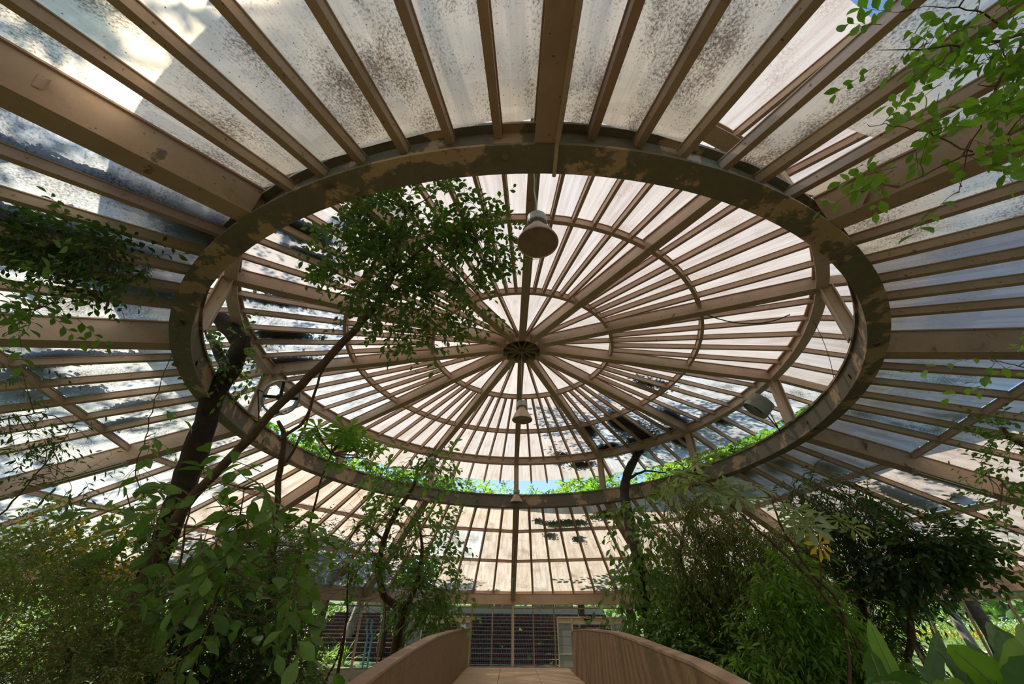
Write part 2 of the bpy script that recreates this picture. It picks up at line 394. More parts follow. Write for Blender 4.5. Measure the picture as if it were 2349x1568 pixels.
# glazing sheets
MISSING = {(5, 3, 0), (5, 4, 9)}
def pane(k, t0, t1, r0, r1, zf, mat, parent, zoff=.006, lower=None):
    nu, nv = 2, 6; v = []; uv = []
    for i in range(nv+1):
        r = r0+(r1-r0)*i/nv
        for j in range(nu+1):
            t = t0+(t1-t0)*j/nu; p = zf(r, k, t); v.append(p+Vector((0, 0, zoff)))
            uv.append((j/nu*.8, r*RR))
    f = [(i*(nu+1)+j, i*(nu+1)+j+1, (i+1)*(nu+1)+j+1, (i+1)*(nu+1)+j) for i in range(nv) for j in range(nu)]
    return meshobj('pane', v, f, mat, parent, uvs=uv, smooth=True)
zones = [(1.0, RP1), (RP1, RP2), (RP2, RE+.02)]
for k in range(12):
    for j in range(NB[k]):
        t0, t1 = frac(k, j), frac(k, j+1); e = .0
        for zi, (r0, r1) in enumerate(zones):
            mt = 'pane_low'
            if k in (5, 6): mt = 'pane_mould'
            elif k in (7, 8): mt = 'pane_grey'
            elif k == 9 and j < 4: mt = 'pane_grey'
            elif k in (3, 4) and zi == 0: mt = 'pane_grey' if (j % 3 == 1) else 'pane'
            if k == 4: mt = 'pane_mould' if j > 3 else 'pane'
            if k == 11 and j in (2, 3, 4) and zi == 1: mt = 'pane_grey'
            if k == 11 and j in (1, 2) and zi == 2: continue            # sheets that have fallen out, trees show through
            if zi == 0:
                a_, b_ = seg(k); hyp = lambda t: math.hypot(math.sin(R_(a_))+(math.sin(R_(b_))-math.sin(R_(a_)))*t, math.cos(R_(a_))+(math.cos(R_(b_))-math.cos(R_(a_)))*t)
                r0 = .998/((hyp(t0)+hyp(t1))/2)
            zz = lambda r, k_, t: chord(r, k_, t, zglass(r))
            if k == 5 and j == 3: continue                               # the slipped-out sheet by the oculus
            if k == 5 and j == 1 and zi == 0:  r0 += .10
            pane(k, t0, t1, r0+.001, r1-.001, zz, mt, roof, .004+.003*(zi == 0))

# ------------------------------------------------------------------ cupola above the oculus
cup = empty('ceiling', (HUBC.x, HUBC.y, 4.0), kind='structure', label='raised round lantern roof over the oculus')
ZH, RT, ZTIE, RSK = .8556, .955, .739, 1.175
def zrib(r): return ZH-(ZH-ZTIE)/(.96-.07)*(min(r, .96)-.07)-.30*max(0, r-.96)
RD = .044
def zdeck(r): return zrib(r)+RD
RI, RM = .352, .655
for k in range(12):
    a = MAZ[k]; m = MB()
    A = cyl(.072, a, zrib(.072)); Bp = cyl(RT, a, zrib(RT)); C = cyl(RSK-.01, a, zrib(RSK-.01)+.012)
    m.bar(A, Bp, .20, 0, .016); m.bar(A, Bp, .12, .016, .33); m.bar(A, Bp, .18, .33, .345)
    m.bar(cyl(RT, a, zrib(RT)+.012), C, .12, 0, .23)
    m.obj('rib', 'steel', cup)
    # post down to the ring
    P0 = cyl(.968, a, .575); P1 = cyl(.968, a, ZTIE+.005); m = MB()
    rad = (cyl(1, a, 0)-cyl(0, a, 0)).normalized(); ang = math.atan2(rad.y, rad.x)
    hgt = P1.z-P0.z; c = (P0+P1)/2
    m.box(c, (.20, .04, hgt), ang); m.box(c-rad*.11, (.025, .20, hgt), ang); m.box(c+rad*.11, (.025, .20, hgt), ang)
    m.obj('post', 'steel', cup)
    a0, b0 = seg(k)
    ring_piece('tie_ring', .944, .975, ZTIE, ZTIE+.004, a0, b0, 'steel', cup, 10, lip=[(.957, .964, ZTIE+.004, ZTIE+.036), (.948, .972, ZTIE+.036, ZTIE+.04)])
    for r in (RI, RM):
        ring_piece('purlin', r-.0055, r+.0055, zrib(r)+.018, zrib(r)+.036, a0+.6, b0-.6, 'rafter', cup, 8, lip=[(r-.008, r+.008, zrib(r)+.036, zrib(r)+.038)])
    for j in range(1, 6):
        az = a0+(b0-a0)*j/6; r0 = .075 if j == 3 else RI
        m = MB(); p0 = cyl(r0, az, zrib(r0)+.021); p1 = cyl(RSK, az, zrib(RSK)+.021)
        pm = cyl(.958, az, zrib(.958)+.021)
        for u_, v_ in ((p0, pm), (pm, p1)): m.bar(u_, v_, .062, 0, .12); m.bar(u_, v_, .09, .12, .132)
        m.obj('rafter', 'rafter', cup)
def czf(a0, b0):
    return lambda r, k_, t: cyl(r, a0+(b0-a0)*t, zdeck(r))
for k in range(12):
    a0, b0 = seg(k); zf = czf(a0, b0)
    for j in range(2): pane(k, j/2, (j+1)/2, .07, RI, zf, 'pane', cup)
    for j in range(6):
        for zi, (r0, r1) in enumerate(((RI, RM), (RM, .962), (.962, RSK+.012))):
            pane(k, j/6, (j+1)/6, r0, r1, zf, 'pane_grey' if (k in (8, 9) and zi > 0) or (k in (1, 2) and zi > 0) else 'pane', cup, .004+.003*zi)
# hub with its fins
hub = MB(); n = 40; prof = [(.078*.99, ZH-.002), (.078, ZH-.002), (.078, ZH+.05), (.0765, ZH+.05), (.0765, ZH-.002)]
v = []; f = []
for (r, z) in prof:
    for i in range(n): v.append(cyl(r, 360*i/n, z))
for q in range(len(prof)-1):
    for i in range(n): f.append((q*n+i, q*n+(i+1) % n, (q+1)*n+(i+1) % n, (q+1)*n+i))
hub.add(v, f)
v = [cyl(.078, 360*i/n, ZH+.046) for i in range(n)]; hub.add(v, [tuple(range(n))])
hubo = hub.obj('hub', 'steel', cup)
M['hubdark'] = principled('dark_hub_paint', (.26, .2, .13), .8, var=(5, (.36, .28, .19)))
m = MB(); v = []; f = []
for (r, z) in ((.0165, ZH+.004), (.0165, ZH+.046), (.0155, ZH+.046), (.0155, ZH+.004)):
    for i in range(20): v.append(cyl(r, 18*i, z))
for q in range(3):
    for i in range(20): f.append((q*20+i, q*20+(i+1) % 20, (q+1)*20+(i+1) % 20, (q+1)*20+i))
m.add(v, f); m.obj('hub_sleeve', 'hubdark', hubo)
for k in range(12):
    m = MB(); p0 = cyl(.016, MAZ[k]+15, ZH+.004); p1 = cyl(.0765, MAZ[k]+15, ZH+.002); m.bar(p0, p1, .016, 0, .34); m.obj('fin', 'hubdark', hubo)
# conduits along the middle ribs
for a, side in ((180, 1), (0, 1)):
    m = MB(); pts = [cyl(r, a, zrib(r))+Vector((.035 if a == 180 else -.02, 0, -.02)) for r in (.08, .3, .6, .93)]
    m.tube(pts, .014, 6); m.obj('conduit', 'galv', cup)
m = MB(); pts = [cyl(r, 180, zmain(r))+Vector((.10, 0, -.03)) for r in (.999, 1.3, 1.95)]
pts = [cyl(.958, 180, H)+Vector((.10, 0, -.03)), cyl(.97, 180, H)+Vector((.10, 0, -.03))]+pts
m.tube(pts, .022, 8); m.obj('conduit', 'rafter', roof)

# curled flakes of paint on the ring and beams
fl = MB()
rr = random.Random(3)
def flake(p, nrm, size, mt='ring'):
    nrm = Vector(nrm).normalized(); t = nrm.orthogonal().normalized(); t.rotate(Matrix.Rotation(rr.random()*6.28, 3, nrm)); u = nrm.cross(t)
    n_ = 4; v = []; wd = size*rr.uniform(.4, .8)
    for i in range(n_+1):
        s_ = i/n_; lift = (s_**2)*size*rr.uniform(.25, .5)
        for q in (-1, 1): v.append(Vector(p)+t*(s_*size*(1-.3*s_))+u*(q*wd*(1-.5*s_*rr.random()))+nrm*(lift+.004))
    m = MB(); m.add(v, [(2*i, 2*i+1, 2*i+3, 2*i+2) for i in range(n_)]); m.obj('paint_flake', mt, roof)
for i in range(46):
    a = rr.uniform(0, 360); flake(cyl(rr.uniform(.962, .995), a, H), (0, 0, -1), rr.uniform(.05, .13))
for i in range(34):
    a = rr.uniform(60, 320) if i % 2 else rr.uniform(-50, 50)
    flake(cyl(.9655, a, rr.uniform(H+.012, .56)), (cyl(0, 0, 0)-cyl(1, a, 0)), rr.uniform(.08, .2))
for k, sgn in ((7, 1), (7, -1), (8, 1), (4, -1), (5, 1), (3, 1), (4, 1)):
    for q in range(5):
        r = rr.uniform(1.03, 1.5); A = cyl(r, MAZ[k], zmain(r)); d = (cyl(1.5, MAZ[k], 0)-cyl(1, MAZ[k], 0)).normalized(); sd_ = d.cross(Vector((0, 0, 1)))
        flake(A+sd_*sgn*.096+Vector((0, 0, rr.uniform(.08, .35))), sd_*sgn, rr.uniform(.10, .2), 'steel')

# ------------------------------------------------------------------ dead leaves on the sheets; their dark patches also stand in for tree shadow
def cone_hit(px, py, zf):      # where the sight line meets the glass of a roof
    d = at(px, py, 1)-Vector((0, 0, EYE)); best = None
    t = .5
    while t < 60:
        p = Vector((0, 0, EYE))+d*t
        x = (p.x-AX_)/RR; y = (p.y-AY_)/RR; X = (x*math.cos(DA)-y*math.sin(DA))/Q; Y = x*math.sin(DA)+y*math.cos(DA)
        r = math.hypot(X, Y)
        if (p.z-EYE)/RR >= zf(r): return p, r, math.degrees(math.atan2(X, Y)) % 360
        t += .03
    return None, 0, 0
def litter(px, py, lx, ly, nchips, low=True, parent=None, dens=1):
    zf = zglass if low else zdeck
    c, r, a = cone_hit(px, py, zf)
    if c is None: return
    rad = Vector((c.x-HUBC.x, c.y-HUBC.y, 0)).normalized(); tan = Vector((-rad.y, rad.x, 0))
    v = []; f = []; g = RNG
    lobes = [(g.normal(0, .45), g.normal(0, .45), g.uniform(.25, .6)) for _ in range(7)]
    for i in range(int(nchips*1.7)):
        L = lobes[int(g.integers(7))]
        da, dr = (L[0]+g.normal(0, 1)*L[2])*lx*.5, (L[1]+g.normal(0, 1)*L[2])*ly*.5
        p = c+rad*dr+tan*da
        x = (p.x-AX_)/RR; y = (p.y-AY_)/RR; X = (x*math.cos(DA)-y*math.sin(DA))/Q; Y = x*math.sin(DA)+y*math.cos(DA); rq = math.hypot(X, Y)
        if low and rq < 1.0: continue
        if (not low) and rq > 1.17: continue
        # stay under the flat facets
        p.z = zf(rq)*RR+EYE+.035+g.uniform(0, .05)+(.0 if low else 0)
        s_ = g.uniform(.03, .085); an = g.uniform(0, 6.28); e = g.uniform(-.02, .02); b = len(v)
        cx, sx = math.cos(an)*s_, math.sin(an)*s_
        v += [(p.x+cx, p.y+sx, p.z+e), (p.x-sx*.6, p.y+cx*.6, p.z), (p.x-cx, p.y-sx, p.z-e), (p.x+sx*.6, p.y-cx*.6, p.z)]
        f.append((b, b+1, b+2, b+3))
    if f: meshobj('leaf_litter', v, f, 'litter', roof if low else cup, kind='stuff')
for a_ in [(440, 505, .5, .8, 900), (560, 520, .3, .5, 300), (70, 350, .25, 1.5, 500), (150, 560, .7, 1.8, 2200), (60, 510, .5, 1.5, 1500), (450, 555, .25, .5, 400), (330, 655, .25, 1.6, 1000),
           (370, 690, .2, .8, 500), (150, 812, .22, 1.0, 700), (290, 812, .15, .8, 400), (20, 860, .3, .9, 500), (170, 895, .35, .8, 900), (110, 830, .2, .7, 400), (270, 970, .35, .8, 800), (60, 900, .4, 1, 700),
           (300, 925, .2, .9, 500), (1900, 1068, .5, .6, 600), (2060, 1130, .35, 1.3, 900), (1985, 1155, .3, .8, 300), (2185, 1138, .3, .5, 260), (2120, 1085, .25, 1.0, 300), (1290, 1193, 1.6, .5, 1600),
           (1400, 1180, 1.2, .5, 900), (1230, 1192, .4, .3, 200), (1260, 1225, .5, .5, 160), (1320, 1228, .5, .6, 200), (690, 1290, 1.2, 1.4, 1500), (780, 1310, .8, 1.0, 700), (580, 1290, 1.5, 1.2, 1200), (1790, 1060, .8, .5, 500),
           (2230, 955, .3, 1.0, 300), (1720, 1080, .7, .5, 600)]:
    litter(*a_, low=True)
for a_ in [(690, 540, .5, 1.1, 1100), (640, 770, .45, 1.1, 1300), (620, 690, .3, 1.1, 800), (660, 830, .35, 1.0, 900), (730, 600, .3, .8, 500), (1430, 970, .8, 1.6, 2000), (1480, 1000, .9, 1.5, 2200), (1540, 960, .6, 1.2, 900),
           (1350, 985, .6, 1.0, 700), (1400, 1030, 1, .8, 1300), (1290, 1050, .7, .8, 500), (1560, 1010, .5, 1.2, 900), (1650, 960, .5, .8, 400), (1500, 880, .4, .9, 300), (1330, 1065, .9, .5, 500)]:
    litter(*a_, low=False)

# ------------------------------------------------------------------ outer wall: posts, rails, mullions, sill
def wall_sector(k, idx):
    wl = empty('wall_'+idx, tuple(chord(RE, k, .5, 0))[:2]+(0,), kind='structure')
    rw = RE-.004; zt = (ZE*RR+EYE); ztr = zt-.15; zb = -.06
    P = lambda t, z: Vector((*chord(rw, k, t, 0)[:2], z))
    m = MB(); m.bar(P(0, 0), P(1, 0), .07, ztr-.05, ztr); m.obj('top_rail', 'bronze', wl)
    m = MB(); m.bar(P(0, 0), P(1, 0), .07, zb+.02, zb+.09); m.obj('bottom_rail', 'bronze', wl)
    m = MB(); m.bar(P(0, 0), P(1, 0), .14, -.6, -.05); m.obj('plinth', 'mesh', wl)
    for j in range(NB[k]+1):
        t = frac(k, j)
        if j == 0:
            m = MB(); m.bar(P(0, 0)+Vector((0, 0, -.6)), P(0, zt), .13, -.06, .06, up=(P(1, 0)-P(0, 0)).normalized()); m.obj('post', 'eave', wl); continue
        if k == 0 and j in (3, 4, 5): continue
        if k == 11 and j in (2, 3, 4): continue
        if j == NB[k]: continue
        m = MB(); m.bar(P(t, -.05), P(t, zt), .05, -.035, .035, up=(P(1, 0)-P(0, 0)).normalized()); m.obj('mullion', 'bronze', wl)
    # small panes of the clerestory strip
    for j in range(NB[k]):
        t0, t1 = frac(k, j)+.01, frac(k, j+1)-.01
        v = [P(t0, ztr), P(t1, ztr), P(t1, zt), P(t0, zt)]
        if (j+k) % 3: meshobj('pane', v, [(0, 1, 2, 3)], 'clere', wl, uvs=[(0, 0), (1, 0), (1, .2), (0, .2)])
    return wl
for k, nm in ((0, 'back_right'), (1, 'right_back'), (2, 'right'), (3, 'right_front'), (11, 'back_left'), (10, 'left_back'), (9, 'left'), (8, 'left_front')): wall_sector(k, nm)
# the two white exit door sets
def door(idx, k, t0, t1, flip, sign):
    rw = RE+.005; P = lambda t, z: Vector((*chord(rw, k, t, 0)[:2], z))
    d = empty('door_%d' % idx, tuple(P((t0+t1)/2, 0)), kind='structure')
    zt, zm, z0 = 2.16, 1.92, -.05; tm = t0+(t1-t0)*.22; tn = t0+(t1-t0)*.80
    up = (P(t1, 0)-P(t0, 0)).normalized()
    fr = MB()
    for t in (t0, tm, tn, t1): fr.bar(P(t, z0), P(t, zt), .06, -.035, .035, up=up)
    for z in (zt, zm): fr.bar(P(t0, z), P(t1, z), .06, -.035, .035)
    for a, b in ((t0, tm), (tn, t1)): fr.bar(P(a, .55), P(b, .55), .05, -.025, .025)
    fr.obj('door_frame', 'white', d)
    for a, b in ((t0, tm), (tm, tn), (tn, t1)): meshobj('transom_pane', [P(a, zm), P(b, zm), P(b, zt), P(a, zt)], [(0, 1, 2, 3)], 'ochre', d)
    for a, b in ((t0, tm), (tn, t1)):
        for z in (z0, .55, .95, 1.3, 1.6): 
            z2 = {z0: .55, .55: .95, .95: 1.3, 1.3: 1.6, 1.6: zm}[z]
            q = P(a, z), P(b, z), P(b, z2-.015), P(a, z2-.015)
            meshobj('pane', list(q), [(0, 1, 2, 3)], 'frost', d, uvs=[(0, 0), (.8, 0), (.8, .4), (0, .4)])
    m = MB(); m.bar(P(tm, 1.9)+Vector((0, 0, 0)), P(tn, 1.9), .06, -.06, .0); m.obj('door_head', 'white', d)
    # exit sign
    c = P((t0+t1)/2-.02, zt-.02); inward = -(c-Vector((HUBC.x, HUBC.y, c.z))).normalized(); c = c+inward*.06
    s_ = empty('exit_sign', tuple(c), label=sign, cat='sign')
    tx = up; v = []
    for (x, z) in ((-.26, .14), (.27, .15), (.27, -.14), (-.12, -.13), (-.16, -.05), (-.25, 0)): v.append(c+tx*x+Vector((0, 0, z)))
    bk = [p-inward*.02 for p in v]; nn = len(v)
    meshobj('sign_plate', v+bk, [tuple(reversed(range(nn))), tuple(range(nn, 2*nn))]+[(i, (i+1) % nn, nn+(i+1) % nn, nn+i) for i in range(nn)], 'sign', s_)
    cu = bpy.data.curves.new('lettering', 'FONT'); cu.body = 'SAÍDA'; cu.size = .165; cu.align_x = 'CENTER'; cu.align_y = 'CENTER'; cu.extrude = .003; cu.offset = .006
    cu.materials.append(M['signtxt']); to = bpy.data.objects.new('lettering', cu); 
    dg_ = bpy.context.evaluated_depsgraph_get(); me_ = bpy.data.meshes.new_from_object(to, depsgraph=dg_); bpy.data.objects.remove(to); to = bpy.data.objects.new('lettering', me_); link(to, s_)
    y = Vector((0, 0, 1)); z = inward; x = y.cross(z).normalized()
    to.matrix_basis = Matrix(((x.x, y.x, z.x, 0), (x.y, y.y, z.y, 0), (x.z, y.z, z.z, 0), (0, 0, 0, 1))) @ Matrix.Translation((0, .01, .008))
    m = MB(); m.bar(c+Vector((0, 0, -.25)), c+Vector((0, 0, -.12)), .03, -.01, .01, up=tx); m.obj('bracket', 'white', s_)
door(1, 0, 2.15/7, 5.2/7, False, 'black SAÍDA exit sign over the door set right of centre')
door(2, 11, 2.1/7, 4.95/7, True, 'black SAÍDA exit sign over the left door set, half hidden by leaves')

# ------------------------------------------------------------------ footbridge
HB = .080; FW = Vector((math.sin(HB), math.cos(HB), 0)); RT_ = Vector((FW.y, -FW.x, 0))
def bp(lat, d, z): return RT_*lat+FW*d+Vector((0, 0, z+EYE))
Lp = [(-3, -1.75), (0, -1.15), (3, -.72), (5.1, -.46), (6, -.375), (7.25, -.285), (9.4, -.165), (11.9, -.11), (14.5, -.075), (16.6, -.055)]
Rp = [(-3, -1.7), (0, -1.05), (3, -.52), (4.4, -.355), (5.1, -.275), (6.3, -.205), (7.5, -.13), (9, -.065), (12, -.04), (14.1, -.07), (14.75, -.11), (15.05, -.2)]
def interp(tab, d):
    for (a, b), (c, e) in zip(tab, tab[1:]):
        if d <= c: return b+(e-b)*max(0, (d-a))/(c-a)
    return tab[-1][1]
DKT = [(-4, -2.4), (0, -1.75), (5, -1.38), (10, -1.18), (15, -1.09), (17, -1.08)]
def parapet(tab, lat, sgn, label):
    root = empty('bridge_parapet', tuple(bp(lat, 6, -1.5)), label=label, cat='parapet')
    ds = sorted(set([d for d, _ in tab]+list(np.linspace(tab[0][0], tab[-1][0], 40)))); m = MB(); v = []; top = MB(); tv = []
    th = .16*sgn
    for d in ds:
        zt = interp(tab, d)-.03; v += [bp(lat, d, interp(DKT, d)-.8), bp(lat, d, zt), bp(lat+th, d, zt), bp(lat+th, d, interp(DKT, d)-.8)]
        tv += [bp(lat-.012*sgn, d, zt), bp(lat-.012*sgn, d, zt+.03), bp(lat+th+.012*sgn, d, zt+.03), bp(lat+th+.012*sgn, d, zt)]
    n_ = len(ds); f = [(i*4+k, (i+1)*4+k, (i+1)*4+(k+1) % 4, i*4+(k+1) % 4) for i in range(n_-1) for k in range(4)]+[(0, 1, 2, 3), (n_*4-1, n_*4-2, n_*4-3, n_*4-4)]
    meshobj('wall_body', v, f, 'concrete', root); meshobj('coping', tv, f, 'coptop', root)
parapet(Lp, -1.42, -1, 'curved ochre concrete parapet on the left side of the footbridge')
parapet(Rp, 1.78, 1, 'curved ochre concrete parapet on the right side of the footbridge')
deck = empty('footbridge_deck', tuple(bp(.18, 6, -1.5)), label='sandy footbridge deck of wide slabs between the two concrete parapets', cat='footbridge')
dd = np.linspace(-3, 16.4, 12)
for i in range(len(dd)-1):
    for (l0, l1) in ((-1.42, -.35), (-.35, .72), (.72, 1.78)):
        a, b = dd[i]+.006, dd[i+1]-.006; m = MB()
        m.hexa([bp(l0+.006, a, interp(DKT, a)-.2), bp(l1-.006, a, interp(DKT, a)-.2), bp(l1-.006, b, interp(DKT, b)-.2), bp(l0+.006, b, interp(DKT, b)-.2),
                bp(l0+.006, a, interp(DKT, a)), bp(l1-.006, a, interp(DKT, a)), bp(l1-.006, b, interp(DKT, b)), bp(l0+.006, b, interp(DKT, b))])
        m.obj('slab', 'deck', deck)

# ------------------------------------------------------------------ ground
def terrain():
    v = []; f = []; n = 96; rs = [0, 4, 8, 12, 15.4, 16.2, 18, 21, 25, 30, 38, 50, 70, 100]
    for r in rs:
        for i in range(n):
            a = 2*pi*i/n; x = HUBC.x+r*math.sin(a); y = HUBC.y+r*math.cos(a)
            z = -.75+.12*math.sin(x*.9)*math.cos(y*.7) if r < 16 else (-.6+max(0, r-18)*.06)
            if r >= 70: z += (r-60)*.05
            v.append((x, y, z))
    for q in range(len(rs)-1):
        for i in range(n): f.append((q*n+i, (q+1)*n+i, (q+1)*n+(i+1) % n, q*n+(i+1) % n))
    inner = [x for x in f if x[0] < n*5]; outer = [x for x in f if x[0] >= n*5]
    meshobj('floor', v[:n*6], inner, 'soil', None, smooth=True, kind='structure')
    me = [q for q in v]; meshobj('lawn_ground', me, outer, 'lawn', None, smooth=True, kind='structure')
terrain()
def gz(x, y):
    r = math.hypot(x-HUBC.x, y-HUBC.y)
    if r < 16: return -.75
    return -.6+max(0, r-18)*.06
# brick terraces beyond the back doors
bank = empty('brick_terrace_bank', tuple(bp(-4, 33, -2)), label='stepped bank of mottled upright brick tiers beyond the back doors', cat='terrace')
Hb = .24
for i in range(14):
    D = 31.5+i*.86; z0 = -.75+i*Hb-EYE; l0, l1 = -19.5+.3*i, 9.5-.1*i
    v = [bp(l0, D, z0-.3), bp(l1, D, z0-.3), bp(l1, D, z0+Hb), bp(l0, D, z0+Hb), bp(l0, D+1.0, z0-.3), bp(l1, D+1.0, z0-.3), bp(l1, D+1, z0+Hb), bp(l0, D+1, z0+Hb)]
    uv = [(0, -.3), (l1-l0, -.3), (l1-l0, Hb), (0, Hb)]*2
    meshobj('brick_tier', v, [(0, 1, 2, 3), (3, 2, 6, 7), (1, 5, 6, 2), (4, 0, 3, 7)], 'brick', bank, uvs=uv)
    m = MB(); m.bar(bp(l0, D-.01, z0+Hb), bp(l1, D-.01, z0+Hb), .10, 0, .03); m.obj('coping', 'coping', bank)
m = MB(); m.bar(bp(-15, 44.2, 2.5-EYE), bp(8.2, 44.2, 2.5-EYE), .4, 0, .75); m.obj('back_wall', 'mesh', bank)
# tufts growing out of the joints are added with the plants
# blue-grey pipes standing in front of the terraces
def pipes(px, label):
    b = at(px, 1500, 24); root = empty('water_pipe', (b.x, b.y, gz(b.x, b.y)), label=label, cat='pipe')
    m = MB()
    for o in (0, .28): m.tube([(b.x+o, b.y, gz(b.x, b.y)), (b.x+o, b.y, 1.25), (b.x+o-.15, b.y, 1.5), (b.x+o-.15, b.y, 2.1)], .06, 8)
    m.obj('riser', 'pipe', root)
pipes(706, 'pair of blue-grey pipes beyond the wall, behind the dark tree trunk')
pipes(836, 'pair of blue-grey pipes against the brick tiers, left of the small tree')
# path and kerb on the right lawn
def rp(lat, d, z): return Vector((lat, d, z))
v = []; f = []
for i in range(21):
    a = R_(30+i*4); r1, r2 = 36.5, 37.6
    for r in (r1, r2):
        x, y = HUBC.x+r*math.sin(a), HUBC.y+r*math.cos(a); v.append((x, y, gz(x, y)+.06))
for i in range(20): f.append((2*i, 2*i+1, 2*i+3, 2*i+2))
meshobj('garden_path', v, f, 'pathm', None, kind='structure', label='pale path curving through the lawn')

# ------------------------------------------------------------------ lamps
def pendant(p, cord_top, dia, label, sway=None):
    root = empty('pendant_lamp', tuple(p), label=label, cat='lamp', group='pendant lamps under the lantern roof'); r = dia/2
    T = Matrix.Translation(p)
    m = MB(); m.lathe([(r*1.0, 0), (r*1.03, .015), (r*1.0, .03), (r*.80, .16*dia/.55), (r*.52, .28*dia/.55), (r*.34, .34*dia/.55), (r*.30, .40*dia/.55)], 32, T); m.lathe([(r*1.0, 0), (r*.97, .012), (r*.97, .03)], 32, T)
    m.obj('shade', 'shade', root, smooth=True)
    m = MB(); m.lathe([(0, .03), (r*.25, .022), (r*.6, .02), (r*.985, .018)], 32, T); m.obj('lens', 'lampglass', root, smooth=True)
    m = MB(); m.lathe([(0, .40*dia/.55), (r*.5, .40*dia/.55), (r*.52, .42*dia/.55), (r*.52, .53*dia/.55), (r*.44, .56*dia/.55), (0, .57*dia/.55)], 28, T)
    for i in range(12):
        a = i*pi/6; m.bar(Vector(p)+Vector((math.cos(a)*r*.3, math.sin(a)*r*.3, .385*dia/.55)), Vector(p)+Vector((math.cos(a)*r*.5, math.sin(a)*r*.5, .385*dia/.55)), .012, 0, .02)
    m.obj('ballast_housing', 'galv', root, smooth=False)
    m = MB(); m.tube([Vector(p)+Vector((-.03, 0, .57*dia/.55)), Vector(p)+Vector((-.02, 0, .61*dia/.55)), Vector(p)+Vector((.02, 0, .61*dia/.55)), Vector(p)+Vector((.03, 0, .57*dia/.55))], .008, 6); m.obj('hook', 'dark', root)
    a = Vector(p)+Vector((0, 0, .6*dia/.55)); b = Vector(cord_top); m = MB(); mid = (a+b)/2
    m.tube([a, a*.75+b*.25+Vector((.01, 0, 0)), mid+Vector((-.012, 0, 0)), a*.25+b*.75+Vector((.008, 0, 0)), b], .011, 6); m.obj('cord', 'cable', root)
p1 = at(1234, 558, 5.5); 
pt = Vector((p1.x-.02, p1.y+.0, 0)); rloc = math.hypot(p1.x-HUBC.x, p1.y-HUBC.y)/RR; pt.z = zrib(rloc)*RR+EYE
pendant(p1, pt, .55, 'pendant lamp with round shade nearest the camera, hanging just inside the ring')
p2 = cyl(0, 0, .575); pendant(p2, cyl(0, 0, ZH+.04), .55, 'pendant lamp hanging from the hub at the centre of the lantern')
p3 = cyl(.93, 0, .528); pendant(p3, cyl(.93, 0, zrib(.93)), .52, 'small far pendant lamp in front of the far side of the ring')

def drum(c, axis, dia, depth, anchor, label, spokes=True):
    root = empty('drum_floodlight', tuple(c), label=label, cat='floodlight'); axis = Vector(axis).normalized()
    T = Matrix.Translation(c) @ axis.to_track_quat('Z', 'Y').to_matrix().to_4x4(); r = dia/2; m = MB()
    m.lathe([(r, -depth/2), (r, depth/2), (r*.93, depth/2), (r*.9, -depth/2), (r, -depth/2)], 36, T); m.obj('drum', 'drumgrey', root, smooth=False)
    m = MB()
    for i in range(4):
        a = i*pi/2+.25; u = T.to_3x3() @ Vector((math.cos(a), math.sin(a), 0)); m.bar(Vector(c)+u*.03, Vector(c)+u*r*.92, .07, -.03, .03, up=axis)
    m.obj('spokes', 'dark', root)
    m = MB(); m.lathe([(0, depth*.3), (r*.2, depth*.25), (r*.2, -depth*.3), (0, -depth*.35)], 16, T); m.obj('lamp_holder', 'dark', root)
    m = MB(); e = T.to_3x3() @ Vector((1, 0, 0)); m.tube([Vector(c)-e*r, Vector(c)-e*(r+.08)-axis*.1, Vector(anchor)], .018, 6); m.tube([Vector(c)+e*r*.4-axis*depth*.5, Vector(anchor)+Vector((0, 0, -.1))], .014, 6); m.obj('bracket', 'dark', root)
cL = at(643, 911, 9.9); drum(cL, (Vector((0, 0, EYE))-cL)+Vector((2.5, 1, -1)), .84, .26, cyl(.955, 272, .57), 'open grey drum floodlight on the ring behind the leaning stem')
cR = at(1740, 930, 10.6); drum(cR, Vector((-.55, .35, -.62)), .62, .36, cyl(.955, 87, .57), 'mossy grey drum floodlight on the ring by the right-hand post')

def fluo(k, r0, r1, label, off=0.0):
    a = MAZ[k]; A = cyl(r0, a, zmain(r0)); Bp = cyl(r1, a, zmain(r1)); d = (Bp-A).normalized(); sd_ = d.cross(Vector((0, 0, 1))).normalized(); A = A+sd_*off; Bp = Bp+sd_*off
    root = empty('fluorescent_fixture', tuple(A), label=label, cat='light fixture', group='fluorescent fixtures under the roof beams')
    m = MB(); m.bar(A, Bp, .10, -.07, 0); m.bar(A, Bp, .20, -.09, -.07); m.obj('housing', 'fixture', root)
    for s_ in (-1, 1):
        m = MB(); m.tube([A+sd_*s_*.055+Vector((0, 0, -.115))+d*.05, Bp+sd_*s_*.055+Vector((0, 0, -.115))-d*.05], .017, 8); m.obj('tube', 'tube', root)
    for P in (A+d*.02, Bp-d*.02):
        m = MB(); m.bar(P-d*.02, P+d*.02, .18, -.14, -.07); m.obj('end_cap', 'fixture', root)
fluo(0, 1.36, 1.58, 'upper fluorescent fixture on the far centre roof beam'); fluo(0, 1.76, 1.96, 'lower fluorescent fixture on the far centre roof beam')
fluo(3, 1.30, 1.50, 'long fluorescent fixture below the right roof beam near the ring', .13); fluo(3, 1.62, 1.84, 'fluorescent fixture lower down the right roof beam, behind leaves', .13)
fluo(9, 1.30, 1.50, 'fluorescent fixture under the left roof beam, behind the dark trunk', -.13); fluo(9, 1.60, 1.80, 'fluorescent fixture at the low left edge of the roof beam', -.13)
fluo(7, 1.44, 1.62, 'rusty fluorescent fixture under the upper left roof beam'); fluo(8, 1.3, 1.5, 'fluorescent fixture under the left roof beam at mid height')
